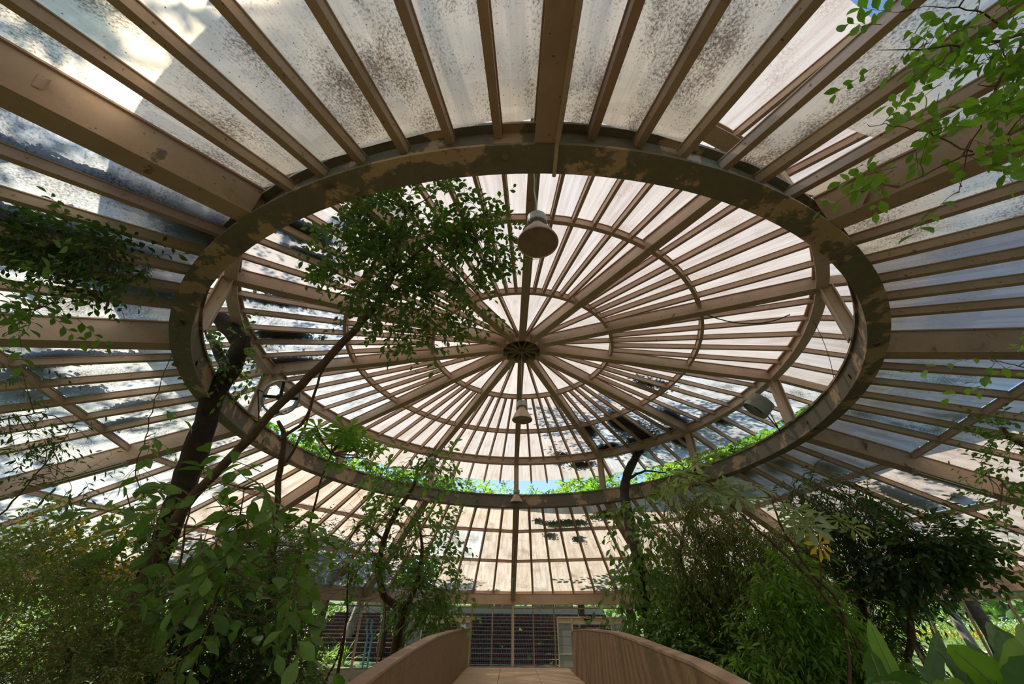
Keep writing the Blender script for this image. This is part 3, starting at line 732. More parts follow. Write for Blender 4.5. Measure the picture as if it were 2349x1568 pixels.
# loose cables
def cable(pts, r, label, mat='black'):
    root = empty('loose_cable', tuple(pts[0]), label=label, cat='cable'); m = MB(); out = []
    for i in range(13):
        t = i/12; a, b, c = pts; out.append(Vector(a)*(1-t)**2+Vector(b)*2*t*(1-t)+Vector(c)*t*t)
    m.tube(out, r, 6); m.obj('wire', mat, root)
_, r_, _a = cone_hit(1640, 742, zrib)
cable([cyl(.66, 118.5, zrib(.66)+.02), cyl(.77, 116, zrib(.77)-.06), cyl(.9, 113, zrib(.9)+.02)], .014, 'black cable sagging between the right-hand lantern rafters')
cable([cyl(.955, 112, ZTIE+.01), cyl(.975, 110, .66), cyl(.968, 107, .575)], .007, 'thin wire slanting from the lantern ring to the lower ring on the right')

# ------------------------------------------------------------------ plants
def leaf_shape(kind, L=1.0):
    # returns verts (along +X, normal +Z), faces
    if kind == 'small': v = [(0, 0, 0), (.35, .2, .05), (.35, -.2, .05), (1, 0, -.04), (.45, 0, 0)]; f = [(0, 4, 1), (1, 4, 3), (0, 2, 4), (2, 3, 4)]
    elif kind == 'oval':
        v = [(0, 0, 0), (.15, 0, 0)]; f = []
        xs = [.15, .35, .6, .85]; ws = [.08, .23, .26, .13]; zs = [0, .03, .02, -.04]
        v = [(0, .012, 0), (0, -.012, 0)]
        for x, w_, z in zip(xs, ws, zs): v += [(x, w_, z+.05), (x, 0, z), (x, -w_, z+.05)]
        v.append((1, 0, -.1))
        f = [(0, 1, 4, 3), (0, 3, 2), (1, 4, 4-0, 4)] if False else [(0, 1, 3), (0, 3, 2), (1, 4, 3)]
        for i in range(3):
            b = 2+i*3; f += [(b, b+1, b+4, b+3), (b+1, b+2, b+5, b+4)]
        f += [(11, 12, 14), (12, 13, 14)]
    elif kind == 'lance':
        xs = [0, .2, .5, .8]; ws = [.02, .11, .14, .07]; zs = [0, .02, 0, -.07]; v = []; f = []
        for x, w_, z in zip(xs, ws, zs): v += [(x, w_, z+.03), (x, 0, z), (x, -w_, z+.03)]
        v.append((1, 0, -.16))
        for i in range(3):
            b = i*3; f += [(b, b+1, b+4, b+3), (b+1, b+2, b+5, b+4)]
        f += [(9, 10, 12), (10, 11, 12)]
    elif kind == 'palmate':
        v = []; f = []
        for i in range(8):
            a = (i-3.5)*.68; c, s_ = math.cos(a), math.sin(a); l = 1-.12*abs(i-3.5)/3.5; b = len(v)
            for x, y, z in ((0, 0, 0), (.35*l, .05, .02), (.35*l, -.05, .02), (.72*l, .13, 0), (.72*l, -.13, 0), (1.0*l, 0, -.12)): v.append((x*c-y*s_, x*s_+y*c, z))
            f += [(b, b+2, b+1), (b+1, b+2, b+4, b+3), (b+3, b+4, b+5)]
    elif kind == 'grass': v = [(0, .03, 0), (0, -.03, 0), (.5, .025, .06), (.5, -.025, .06), (1, 0, -.08)]; f = [(0, 1, 3, 2), (2, 3, 4)]
    return np.array(v, float), f
def frames(d, nrm):
    d = d/np.linalg.norm(d, axis=1, keepdims=True); nrm = nrm-(nrm*d).sum(1, keepdims=True)*d; l = np.linalg.norm(nrm, axis=1, keepdims=True); l[l < 1e-6] = 1; nrm = nrm/l
    return np.stack([d, np.cross(nrm, d), nrm], 2)
def bulk(name, pos, d, nrm, size, shape, mat, parent, **k):
    sv, sf = leaf_shape(shape); n = len(pos)
    if n == 0: return None
    Fm = frames(d, nrm); V = (np.einsum('nij,vj->nvi', Fm, sv)*size[:, None, None]+pos[:, None, :]).reshape(-1, 3)
    off = np.zeros(3); p = parent
    while p is not None: off += np.array(p.matrix_basis.translation); p = p.parent
    V = V-off
    me = bpy.data.meshes.new(name); nv = len(sv); tris = []
    for q in sf:
        q = list(q)
        for i in range(1, len(q)-1): tris.append((q[0], q[i], q[i+1]))
    T = np.array(tris); nt_ = len(T); Fi = (T[None]+(np.arange(n)*nv)[:, None, None]).reshape(-1)
    me.vertices.add(n*nv); me.vertices.foreach_set('co', V.ravel())
    me.loops.add(len(Fi)); me.loops.foreach_set('vertex_index', Fi.astype(np.int32))
    me.polygons.add(n*nt_); me.polygons.foreach_set('loop_start', np.arange(0, len(Fi), 3, dtype=np.int32)); me.polygons.foreach_set('loop_total', np.full(n*nt_, 3, np.int32))
    me.update(calc_edges=True); me.materials.append(M[mat]); o = bpy.data.objects.new(name, me); link(o, parent); o['kind'] = 'stuff'; return tag(o, **k)
LEAFMESH = {}
def single_leaves(pos, d, nrm, size, shape, mat, parent):
    key = (shape, mat)
    if key not in LEAFMESH:
        sv, sf = leaf_shape(shape); me = bpy.data.meshes.new('leaf'); me.from_pydata([tuple(x) for x in sv], [], sf); me.materials.append(M[mat]); me.polygons.foreach_set('use_smooth', [True]*len(me.polygons)); me.update(); LEAFMESH[key] = me
    me = LEAFMESH[key]; Fm = frames(d, nrm); off = Vector((0, 0, 0)); p = parent
    while p is not None: off += p.matrix_basis.translation; p = p.parent
    for i in range(len(pos)):
        o = bpy.data.objects.new('leaf', me); s_ = size[i]
        m = Matrix([[*(Fm[i, r]*s_), pos[i, r]-off[r]] for r in range(3)]+[[0, 0, 0, 1]]); o.matrix_basis = m; link(o, parent)
def vec(v): return np.array([v.x, v.y, v.z])
def twiggy(blobs, nclump, per, leaf, rng, tw=None, droop=.3, gather=None):
    """twigs inside ellipsoids with alternate leaves. blobs: (centre, (rx, ry, rz)[, weight])"""
    P = []; D = []; Nn = []; Sz = []; TW = []
    wts = np.array([b[2] if len(b) > 2 else b[1][0]*b[1][1]*b[1][2] for b in blobs]); wts = wts/wts.sum()
    tw = tw or leaf*4
    for q in range(nclump):
        c, r = blobs[rng.choice(len(blobs), p=wts)][:2]
        u = rng.normal(size=3); u /= np.linalg.norm(u); rad = rng.uniform(.25, 1)**(1/2.2)
        st = np.array(c)+u*rad*np.array(r)
        dr = u*.6+rng.normal(size=3)*.5; dr[2] -= droop; dr /= np.linalg.norm(dr); L = tw*rng.uniform(.6, 1.3)
        sag = rng.uniform(.1, .5)*droop
        pts = [st+dr*L*t+np.array([0, 0, -sag*L*t*t]) for t in (0, .33, .66, 1)]; TW.append(pts)
        upv = np.array([0, 0, 1.])+rng.normal(size=3)*.35; side = np.cross(dr, upv); side /= np.linalg.norm(side)+1e-9
        for i in range(per):
            t = (i+1)/per; p = st+dr*L*t+np.array([0, 0, -sag*L*t*t]); sg = 1 if i % 2 else -1
            dd_ = dr*(.55 if i < per-1 else 1.5)+side*sg*.85+rng.normal(size=3)*.18; dd_[2] -= droop*.6
            P.append(p); D.append(dd_); Nn.append(upv+rng.normal(size=3)*.35); Sz.append(leaf*rng.uniform(.65, 1.2))
    return np.array(P), np.array(D), np.array(Nn), np.array(Sz), TW
def twig_mesh(TW, r, parent, mat='twig', name='twigs'):
    m = MB()
    for p in TW: m.tube([Vector(x) for x in p], [r, r*.8, r*.6, r*.3], 3, cap=False)
    o = m.obj(name, mat, parent); o['kind'] = 'stuff'; return o
def link_branches(TW, hubs, rng, parent, r=.012, mat='twig', n=12):
    if not hubs: return
    m = MB(); idx = rng.choice(len(TW), min(n, len(TW)), replace=False); H_ = np.array(hubs)
    for i in idx:
        e = TW[i][0]; j = np.argmin(((H_-e)**2).sum(1)); s_ = H_[j]; mid = (s_+e)/2+rng.normal(size=3)*.12*np.linalg.norm(e-s_)*.5
        m.tube([Vector(s_), Vector(mid), Vector(e)], [r*1.4, r, r*.5], 4, cap=False)
    o = m.obj('branches', mat, parent); o['kind'] = 'stuff'
def dense_path(pts, rad, seed=0, amp=.02, sub=5):
    rg = random.Random(seed); P = []; Rd = []; n = len(pts)
    for i in range(n-1):
        p0 = Vector(pts[max(i-1, 0)]); p1 = Vector(pts[i]); p2 = Vector(pts[i+1]); p3 = Vector(pts[min(i+2, n-1)])
        for k in range(sub):
            t = k/sub; q = .5*((2*p1)+(p2-p0)*t+(2*p0-5*p1+4*p2-p3)*t*t+(3*p1-p0-3*p2+p3)*t**3)
            P.append(q+Vector((rg.uniform(-amp, amp), rg.uniform(-amp, amp), rg.uniform(-amp, amp)))); Rd.append((rad[i]*(1-t)+rad[i+1]*t)*rg.uniform(.92, 1.08))
    P.append(Vector(pts[-1])); Rd.append(rad[-1]); return P, Rd
NPL = [0]
def plant(name, cat, label, base, trunks=(), blobs=(), nclump=0, per=7, leaf=.1, shape='oval', mat='leaf_mid', bark='bark', singles=0, droop=.3, tw=None, trad=.006, group=None, amp=.015, br=14, fo='foliage'):
    NPL[0] += 1; rng = np.random.default_rng(100+NPL[0])
    root = empty(name, tuple(base), label=label, cat=cat)
    if group: root['group'] = group
    hubs = []
    for i, (pts, rad) in enumerate(trunks):
        P, Rd = dense_path(pts, rad, seed=NPL[0]*7+i, amp=amp); m = MB(); m.tube(P, Rd, 8 if max(rad) > .04 else 5); m.obj('trunk' if i == 0 else 'branch', bark, root, smooth=True); hubs += [vec(p) for p in P[len(P)//3:]]
    if nclump:
        bl = [(vec(b[0]) if isinstance(b[0], Vector) else b[0],)+tuple(b[1:]) for b in blobs]
        P, D, Nn, Sz, TW = twiggy(bl, nclump, per, leaf, rng, tw, droop)
        if trad: twig_mesh(TW, trad, root, 'twig'); link_branches(TW, hubs, rng, root, trad*1.8, 'twig', br)
        if singles:
            dist = ((P-np.array([0, 0, EYE]))**2).sum(1); o_ = np.argsort(dist)[:singles]; rest = np.setdiff1d(np.arange(len(P)), o_)
            single_leaves(P[o_], D[o_], Nn[o_], Sz[o_], shape, mat, root)
            if len(rest): bulk(fo, P[rest], D[rest], Nn[rest], Sz[rest], shape, mat, root)
        else: bulk(fo, P, D, Nn, Sz, shape, mat, root)
    return root
def blob(px, py, zc, wx, wy, wz): # centre by sight line; half sizes in metres across, deep, up
    return (at(px, py, zc), (wx, wz, wy))
def ground_under(p, z=-.75): return Vector((p.x, p.y, z))

#PLANTS#
G0 = -.75
def under(px, py, zc, dx=0, dy=0):
    p = at(px, py, zc); return Vector((p.x+dx, p.y+dy, G0))
# --- left: the big dark tree that grows out through the oculus
b = under(300, 1500, 8.2)
plant('dark_tree', 'tree', 'thick dark leaning trunk growing up through the oculus at the left', b,
      trunks=[([b, at(300, 1440, 8.2), at(395, 1190, 8.4), at(440, 1060, 8.8), at(490, 915, 9.2), at(545, 815, 9.4), at(548, 775, 9.6), at(505, 728, 9.9), at(478, 690, 10.2), at(440, 600, 11), Vector((-8.2, 10.2, 11.8))], [.26, .24, .23, .25, .22, .21, .2, .18, .15, .12, .06]),
              ([at(520, 850, 9.3), at(500, 800, 9.6), at(478, 770, 10.0)], [.12, .10, .07])],
      blobs=[(at(520, 800, 9.2), (.5, .4, .5), .5), (at(545, 850, 9.1), (.4, .4, .6), .4), (Vector((-8.8, 10.3, 12.8)), (2.6, 2.6, 1.5), 4), (Vector((-10.5, 12.5, 12)), (2, 2, 1.2), 2)], nclump=330, per=7, leaf=.14, mat='leaf_mid', bark='barkdark', singles=60, trad=.004, amp=.03)
b = under(240, 1540, 6.8)
plant('climbing_tree', 'tree', 'slender brown leaning tree whose leafy crown fills the upper left of the oculus', b,
      trunks=[([b, at(240, 1560, 6.8), at(300, 1390, 6.8), at(400, 1195, 6.8), at(520, 1060, 6.9), at(650, 920, 6.9), at(745, 830, 6.8), at(850, 715, 6.7), at(893, 650, 6.6), at(905, 590, 6.5), at(930, 480, 6.4)], [.11, .1, .095, .085, .08, .075, .07, .06, .045, .035, .02]),
              ([at(893, 640, 6.6), at(980, 560, 6.4), at(1080, 520, 6.3)], [.03, .02, .01]), ([at(860, 700, 6.7), at(960, 640, 6.5), at(1060, 650, 6.4)], [.03, .018, .01]),
              ([at(640, 1010, 7), at(700, 960, 7.1), at(735, 860, 7.2), at(790, 780, 7.1)], [.03, .028, .02, .012]), ([at(905, 590, 6.5), at(850, 540, 6.5), at(790, 500, 6.4)], [.025, .016, .008])],
      blobs=[blob(960, 500, 6.3, 1.15, .42, .5), blob(850, 600, 6.4, .8, .5, .5), blob(1010, 590, 6.4, 1.0, .5, .5), blob(1130, 540, 6.3, .42, .4, .4), blob(1060, 470, 6.4, .45, .3, .4), blob(850, 480, 6.4, .5, .25, .4), blob(930, 690, 6.4, .7, .4, .5), blob(1060, 690, 6.4, .55, .4, .4), blob(970, 780, 6.5, .35, .2, .4), blob(780, 540, 6.4, .35, .4, .4), blob(830, 700, 6.5, .4, .3, .3), blob(900, 740, 6.5, .4, .3, .3)],
      nclump=500, per=8, leaf=.12, shape='oval', mat='leaf_middark', singles=290, droop=.35, trad=.005, br=60)
b = under(640, 1400, 7.5)
plant('thin_sapling', 'tree', 'thin reddish sapling with small leaves standing below the open drum floodlight', b,
      trunks=[([b, at(618, 1400, 7.6), at(628, 1240, 7.6), at(640, 1100, 7.6), at(652, 1010, 7.6), at(638, 965, 7.6)], [.07, .07, .06, .055, .05, .03]), ([at(642, 1080, 7.6), at(690, 1000, 7.5), at(735, 860, 7.4)], [.03, .022, .01])],
      blobs=[blob(640, 1330, 7.4, .75, .6, .5), blob(600, 1260, 7.4, .6, .5, .5), blob(700, 1230, 7.5, .4, .4, .4)], nclump=300, per=8, leaf=.075, mat='leaf_mid', bark='bark', trad=.004)
b = under(770, 1100, 7.2)
plant('papaya_like_sapling', 'tree', 'sapling with hand-shaped leaves in front of the ring left of the small tree', b,
      trunks=[([b, at(690, 1400, 7.2), at(715, 1180, 7.2), at(760, 1040, 7.2)], [.035, .03, .022, .015])],
      blobs=[blob(780, 1010, 7.1, .55, .3, .4), blob(730, 985, 7.1, .4, .2, .3), blob(810, 1050, 7.1, .35, .25, .3)], nclump=11, per=3, leaf=.30, shape='palmate', mat='leaf_bright', singles=48, trad=.008, tw=.25)
plant('hanging_vine', 'vine', 'thin vine with heart-shaped leaves dangling before the left roof beam', at(350, 940, 5),
      trunks=[([at(410, 760, 6.5), at(380, 850, 5.8), at(350, 930, 5), at(335, 1000, 4.9), at(310, 1080, 4.8), at(330, 1140, 4.8)], [.006]*6)],
      blobs=[(at(345, 960, 4.95), (.06, .06, .25)), (at(330, 1020, 4.9), (.08, .06, .25)), (at(315, 1070, 4.85), (.08, .08, .2))], nclump=9, per=3, leaf=.17, mat='leaf_mid', singles=30, droop=.9, trad=.003)
b = under(470, 1400, 4.6)
plant('broad_leaved_climber', 'vine', 'broad-leaved climber wrapped round the leaning trunks at the left', b,
      trunks=[([b, at(430, 1500, 4.8), at(415, 1330, 4.9), at(430, 1180, 5.0), at(455, 1090, 5.1)], [.02, .018, .015, .01, .006]), ([at(430, 1500, 4.8), at(520, 1300, 4.8), at(560, 1120, 4.9)], [.016, .012, .006]), ([at(415, 1330, 4.9), at(330, 1230, 4.9), at(290, 1130, 5)], [.012, .009, .005])],
      blobs=[blob(540, 1100, 4.9, .55, .3, .4), blob(620, 1170, 4.8, .4, .5, .4), blob(470, 1190, 4.9, .6, .4, .4), blob(600, 1300, 4.7, .5, .55, .5), blob(440, 1320, 4.7, .6, .5, .5), blob(520, 1430, 4.7, .7, .4, .5), blob(340, 1140, 5, .3, .25, .3), blob(660, 1240, 4.9, .3, .3, .3)],
      nclump=95, per=5, leaf=.24, mat='leaf_mid', singles=295, droop=.5, trad=.006, tw=.7, br=30)
b = under(520, 1500, 6)
plant('leafy_shrub', 'shrub', 'dense dark green shrub at the foot of the leaning trunks', b,
      trunks=[([b, at(500, 1560, 6.2), at(520, 1450, 6.2)], [.06, .05, .03])],
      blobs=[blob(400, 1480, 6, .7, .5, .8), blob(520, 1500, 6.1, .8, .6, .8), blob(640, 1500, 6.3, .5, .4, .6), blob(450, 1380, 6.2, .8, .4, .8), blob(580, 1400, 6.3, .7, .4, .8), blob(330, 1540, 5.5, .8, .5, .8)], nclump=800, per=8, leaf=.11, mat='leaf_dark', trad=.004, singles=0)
b = under(690, 1500, 8.5)
plant('leafy_shrub', 'shrub', 'small-leaved shrub beside the wall opening, right of the dark shrub', b, trunks=[([b, at(640, 1520, 8.5), at(660, 1400, 8.5)], [.05, .04, .02])],
      blobs=[blob(600, 1450, 8.5, .8, 1.1, .6), blob(560, 1330, 8.5, .9, .7, .6), blob(650, 1340, 8.6, .5, .4, .5), blob(640, 1540, 8, .9, .4, .6)], nclump=700, per=8, leaf=.11, mat='leaf_mid', trad=.004)
b = under(120, 1400, 3.6)
plant('feathery_shrub', 'shrub', 'feathery fine-leaved shrub filling the lower left corner', b, trunks=[([b, at(120, 1600, 3.8), at(150, 1450, 3.8)], [.04, .03, .02])],
      blobs=[blob(70, 1440, 3.7, .8, .45, .7), blob(180, 1500, 3.8, .6, .4, .6), blob(60, 1300, 4, .65, .3, .6), blob(130, 1560, 3.4, .9, .3, .6), blob(230, 1440, 4.1, .3, .25, .4), blob(20, 1240, 4.2, .4, .2, .4)], nclump=2300, per=9, leaf=.042, mat='leaf_olive', shape='small', trad=.002, droop=.15, tw=.2)
b = under(190, 1300, 7)
plant('yellow_flowering_shrub', 'shrub', 'sunlit yellow-green shrub with yellow flowers behind the feathery shrub', b, trunks=[([b, at(190, 1500, 7.4), at(200, 1330, 7.5)], [.06, .04, .02])],
      blobs=[blob(200, 1230, 7.6, .9, .45, .7), blob(110, 1290, 7.4, .8, .5, .7), blob(290, 1290, 7.7, .6, .5, .7), blob(60, 1220, 7.4, .6, .4, .6), blob(260, 1400, 7.6, .9, .6, .7), blob(340, 1200, 7.8, .4, .3, .5)], nclump=480, per=7, leaf=.13, mat='leaf_sunny', trad=.005)
YR = bpy.data.objects['yellow_flowering_shrub']; rg = np.random.default_rng(5)
n = 60; c = np.array([vec(at(rg.uniform(60, 320), rg.uniform(1190, 1330), rg.uniform(6.7, 7.2))) for _ in range(n)]); c = np.repeat(c, 5, 0)+rg.normal(size=(n*5, 3))*.05
bulk('flowers', c, rg.normal(size=(n*5, 3)), rg.normal(size=(n*5, 3)), np.full(n*5, .08), 'oval', 'leaf_yellow', YR)
# --- left edge branches under the roof
b = at(-60, 560, 5)
plant('creeper_mass', 'creeper', 'dark creeper hanging from the left roof rafters below the second beam', b, trunks=[([b, at(60, 540, 5), at(200, 580, 4.9), at(300, 610, 4.8)], [.02, .015, .01, .005]), ([at(60, 540, 5), at(70, 640, 4.9), at(90, 700, 4.8)], [.008, .006, .003])],
      blobs=[blob(60, 530, 5, .5, .2, .35), blob(160, 560, 4.9, .5, .22, .35), blob(260, 600, 4.8, .3, .2, .3), blob(210, 640, 4.9, .25, .15, .25)], nclump=190, per=8, leaf=.10, mat='leaf_dark', singles=250, trad=.004, br=30)
b = at(-80, 760, 4)
plant('side_branch', 'branch', 'branch with glossy oval leaves reaching in at the left edge above mid height', b, trunks=[([b, at(20, 730, 4), at(100, 700, 4), at(165, 690, 4)], [.012, .009, .006, .003])],
      blobs=[blob(50, 700, 4, .28, .14, .2), blob(120, 720, 4, .22, .15, .2), blob(20, 650, 4, .18, .08, .15), blob(80, 650, 4.1, .15, .06, .15)], nclump=34, per=7, leaf=.115, mat='leaf_mid', singles=240, trad=.003, br=10)
b = at(-90, 1000, 5.5)
plant('side_branch', 'branch', 'twiggy branch with narrow dark leaves at the left edge under the purlin', b, trunks=[([b, at(20, 960, 5.5), at(110, 950, 5.4), at(170, 990, 5.4)], [.014, .01, .007, .003]), ([at(0, 1180, 5.4), at(80, 1090, 5.4), at(180, 960, 5.4)], [.012, .009, .004])],
      blobs=[blob(110, 975, 5.4, .4, .2, .3), blob(60, 1010, 5.4, .4, .25, .3), blob(30, 850, 5.4, .25, .3, .3), blob(150, 1100, 5.4, .3, .15, .3)], nclump=80, per=7, leaf=.10, shape='lance', mat='leaf_dark', singles=200, trad=.003)
# --- small tree left of the back doors
b = under(905, 1568, 12.2)
plant('small_tree', 'tree', 'small crooked tree left of the footbridge with bare twigs and glossy leaves', b,
      trunks=[([b, at(898, 1568, 12.2), at(915, 1440, 12.2), at(925, 1400, 12.1), at(885, 1370, 12), at(868, 1310, 11.8), at(880, 1240, 11.6), at(905, 1180, 11.4), at(945, 1120, 11.2), at(960, 1070, 11.1)], [.16, .15, .14, .13, .10, .09, .08, .07, .05, .03]),
              ([at(925, 1405, 12.1), at(955, 1340, 12), at(968, 1260, 11.9), at(958, 1190, 11.8)], [.09, .07, .05, .03]), ([at(880, 1240, 11.6), at(830, 1200, 11.5), at(790, 1260, 11.5)], [.04, .03, .015]), ([at(960, 1080, 11.1), at(990, 1040, 11), at(1010, 1010, 11)], [.03, .02, .01])],
      blobs=[blob(985, 1035, 11, .45, .25, .4), blob(1010, 1080, 11, .5, .2, .4), blob(900, 1075, 11.1, .6, .2, .4), blob(960, 1175, 11.3, .5, .3, .5), blob(860, 1180, 11.4, .4, .3, .4), blob(830, 1260, 11.4, .5, .25, .4), blob(795, 1300, 11.4, .3, .2, .3), blob(1015, 1230, 11.7, .4, .45, .5), blob(1015, 1330, 11.8, .45, .5, .5), blob(1000, 1400, 11.9, .55, .3, .5), blob(930, 1260, 11.8, .4, .6, .4), blob(960, 1350, 12, .5, .5, .4), blob(880, 1140, 11.2, .3, .15, .3)],
      nclump=310, per=7, leaf=.19, mat='leaf_mid', singles=295, droop=.5, trad=.007, br=70, bark='bark')
ST = bpy.data.objects['small_tree']; m = MB(); rr2 = random.Random(11)
for i in range(150):
    s_ = at(rr2.uniform(760, 960), rr2.uniform(1180, 1440), rr2.uniform(11.2, 12)); p = [s_]; d = Vector((rr2.uniform(-1, 1), rr2.uniform(-.4, .4), rr2.uniform(-.8, .8)))
    for q in range(4): d += Vector((rr2.uniform(-.5, .5), rr2.uniform(-.3, .3), rr2.uniform(-.5, .4))); p.append(p[-1]+d.normalized()*rr2.uniform(.15, .4))
    m.tube(p, [.009, .008, .006, .004, .003], 3, cap=False)
m.obj('bare_twigs', 'twig', ST, kind='stuff')
for i, (px, pz) in enumerate(((700, 0), (770, .2))):
    m = MB()
for i, (a_, b_, w_) in enumerate((((770, 1568), (800, 1290), .045), ((860, 1568), (885, 1380), .03), ((745, 1568), (790, 1440), .04))):
    q = under(a_[0], a_[1], 11)
    plant('bare_stem', 'stem', ['tall bare reddish stem rising left of the small tree', 'thin bare stem right beside the small tree trunk', 'short bare brown stem by the low wall left of the footbridge'][i], q, trunks=[([q, at(*a_, 11), at((a_[0]+b_[0])/2+8, (a_[1]+b_[1])/2, 11), at(*b_, 11)], [w_, w_, w_*.7, w_*.3])])
# --- right side of the bridge
b = under(1500, 1500, 11)
plant('tall_tree', 'tree', 'crooked dark-stemmed tree right of the footbridge, reaching out through the oculus', b,
      trunks=[([b, at(1500, 1500, 11), at(1480, 1380, 11), at(1465, 1290, 11), at(1445, 1200, 13), at(1432, 1130, 14.8), at(1440, 1085, 15.6), at(1462, 1040, 16.8), at(1475, 1000, 18.6), Vector((5.0, 17.4, 12.5))], [.17, .16, .16, .16, .17, .17, .17, .16, .14, .07]), ([at(1437, 1100, 15.2), at(1480, 1080, 15.8), at(1530, 1085, 16)], [.06, .04, .02])],
      blobs=[blob(1430, 1180, 10.4, .7, .35, .5), blob(1380, 1210, 10.2, .4, .2, .4), blob(1480, 1160, 10.5, .6, .3, .5), blob(1440, 1290, 10.2, .5, .5, .5), blob(1410, 1380, 10, .5, .5, .5), blob(1500, 1250, 10.4, .6, .5, .5), blob(1500, 1380, 10.2, .5, .5, .5), blob(1470, 1440, 9.9, .6, .25, .4), (Vector((2.6, 16.2, 13.3)), (3.2, 2.2, 1.2), 2.2), (Vector((6.5, 15, 13.2)), (2.8, 2.2, 1.2), 1.6)],
      nclump=620, per=7, leaf=.21, shape='oval', mat='leaf_mid', singles=295, droop=.8, trad=.007, br=40, bark='barkdark', tw=.8)
b = under(1640, 1500, 8.6)
plant('fine_leaved_tree', 'tree', 'bushy olive fine-leaved tree in the middle of the right-hand planting', b,
      trunks=[([b, at(1650, 1560, 8.8), at(1640, 1400, 8.8), at(1660, 1250, 8.8)], [.09, .08, .06, .03]), ([at(1640, 1400, 8.8), at(1560, 1290, 8.9), at(1590, 1150, 8.9)], [.05, .035, .015]), ([at(1640, 1420, 8.8), at(1740, 1300, 8.7), at(1800, 1240, 8.7)], [.05, .035, .015])],
      blobs=[blob(1570, 1130, 8.8, .45, .35, .5), blob(1640, 1180, 8.7, .7, .55, .6), blob(1580, 1250, 8.8, .6, .6, .6), blob(1700, 1250, 8.7, .9, .6, .7), blob(1800, 1260, 8.7, .6, .5, .6), blob(1620, 1360, 8.7, .7, .6, .6), blob(1730, 1380, 8.6, .8, .6, .6)], nclump=1750, per=9, leaf=.10, shape='lance', mat='leaf_olive', trad=.003, droop=.9, br=60)
b = under(1820, 1500, 6.8)
plant('bright_leaved_shrub', 'shrub', 'bright green shrub with glossy drooping leaflets in front of the olive tree', b,
      trunks=[([b, at(1860, 1560, 7), at(1840, 1420, 7), at(1800, 1300, 7)], [.06, .05, .035, .02])],
      blobs=[blob(1790, 1310, 7, .5, .4, .5), blob(1850, 1380, 6.9, .5, .5, .5), blob(1780, 1440, 6.8, .6, .5, .5), blob(1900, 1480, 6.7, .5, .5, .5), blob(1720, 1530, 6.6, .7, .3, .5)], nclump=560, per=9, leaf=.15, shape='lance', mat='leaf_bright', singles=290, trad=.004, droop=.6, tw=.5)
b = under(1990, 1500, 8.6)
plant('dark_leaved_tree', 'tree', 'very dark dense tree behind the bright shrub, close to the ring on the right', b,
      trunks=[([b, at(1990, 1560, 9), at(1980, 1400, 9), at(1950, 1200, 9)], [.12, .1, .08, .04])],
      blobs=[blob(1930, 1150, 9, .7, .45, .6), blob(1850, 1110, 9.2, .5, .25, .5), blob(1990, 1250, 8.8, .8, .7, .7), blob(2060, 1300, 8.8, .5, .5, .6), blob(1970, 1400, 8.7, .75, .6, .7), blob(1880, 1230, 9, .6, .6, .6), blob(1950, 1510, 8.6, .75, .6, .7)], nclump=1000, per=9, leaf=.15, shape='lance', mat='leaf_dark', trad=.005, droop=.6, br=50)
b = under(2140, 1450, 7.4)
plant('feather_leaved_tree', 'tree', 'dark feather-leaved tree with overhanging crown before the right eave beam', b,
      trunks=[([b, at(2100, 1560, 7.6), at(2090, 1450, 7.6), at(2090, 1330, 7.6), at(2150, 1260, 7.6)], [.07, .06, .055, .045, .02])],
      blobs=[blob(2150, 1230, 7.6, .7, .22, .6), blob(2080, 1270, 7.6, .5, .32, .6), blob(2190, 1280, 7.5, .45, .25, .5), blob(2235, 1300, 7.4, .22, .10, .4), blob(2070, 1320, 7.5, .3, .25, .5)], nclump=270, per=11, leaf=.14, mat='leaf_dark', singles=280, trad=.005, droop=.4, tw=.45, br=30)
b = under(1750, 1500, 6)
pw = plant('hand_leaved_tree', 'tree', 'slender stems topped with pale hand-shaped leaves above the olive tree', b,
      trunks=[([b, at(1990, 1568, 6.2), at(1900, 1380, 6.2), at(1800, 1270, 6.3), at(1700, 1180, 6.4), at(1610, 1090, 6.5)], [.035, .03, .025, .022, .018, .01]), ([b+Vector((.2, 0, 0)), at(1940, 1440, 6.2), at(1850, 1300, 6.2), at(1790, 1200, 6.2), at(1770, 1140, 6.2)], [.03, .025, .02, .016, .01]), ([at(1880, 1350, 6.2), at(1885, 1260, 6.2), at(1860, 1170, 6.2)], [.018, .014, .01])],
      blobs=[blob(1590, 1085, 6.4, .45, .2, .35, 3), blob(1640, 1110, 6.4, .35, .2, .3, 2), blob(1770, 1135, 6.2, .35, .12, .3, 3), blob(1860, 1165, 6.2, .3, .15, .3, 3), blob(1820, 1195, 6.2, .3, .12, .3, 2), blob(1600, 1120, 6.4, .35, .12, .3, 2)] if False else
      [blob(1590, 1085, 6.4, .45, .2, .35), blob(1640, 1110, 6.4, .35, .2, .3), blob(1770, 1135, 6.2, .35, .14, .3), blob(1860, 1165, 6.2, .3, .16, .3), blob(1820, 1195, 6.2, .35, .15, .3)],
      nclump=15, per=2, leaf=.34, shape='palmate', mat='leaf_pale', singles=60, trad=.007, tw=.35)
yl = at(1878, 1247, 6.0); single_leaves(np.array([vec(yl)]), np.array([[.1, 0, -1.]]), np.array([[.1, -1., .1]]), np.array([.26]), 'palmate', 'leaf_yellow', pw)
b = under(1650, 1560, 6.5)
plant('undergrowth_shrub', 'shrub', 'mixed low undergrowth below the olive tree along the right parapet', b,
      trunks=[([b, at(1650, 1600, 7), at(1640, 1500, 7)], [.03, .02, .01])],
      blobs=[blob(1560, 1450, 8.5, .6, .5, .6), blob(1640, 1520, 8, .8, .5, .6), blob(1780, 1540, 7.4, .9, .4, .6), blob(1950, 1540, 6.8, .8, .4, .6), blob(1560, 1350, 9, .4, .5, .4)], nclump=1600, per=8, leaf=.12, shape='oval', mat='leaf_mid', trad=.003)
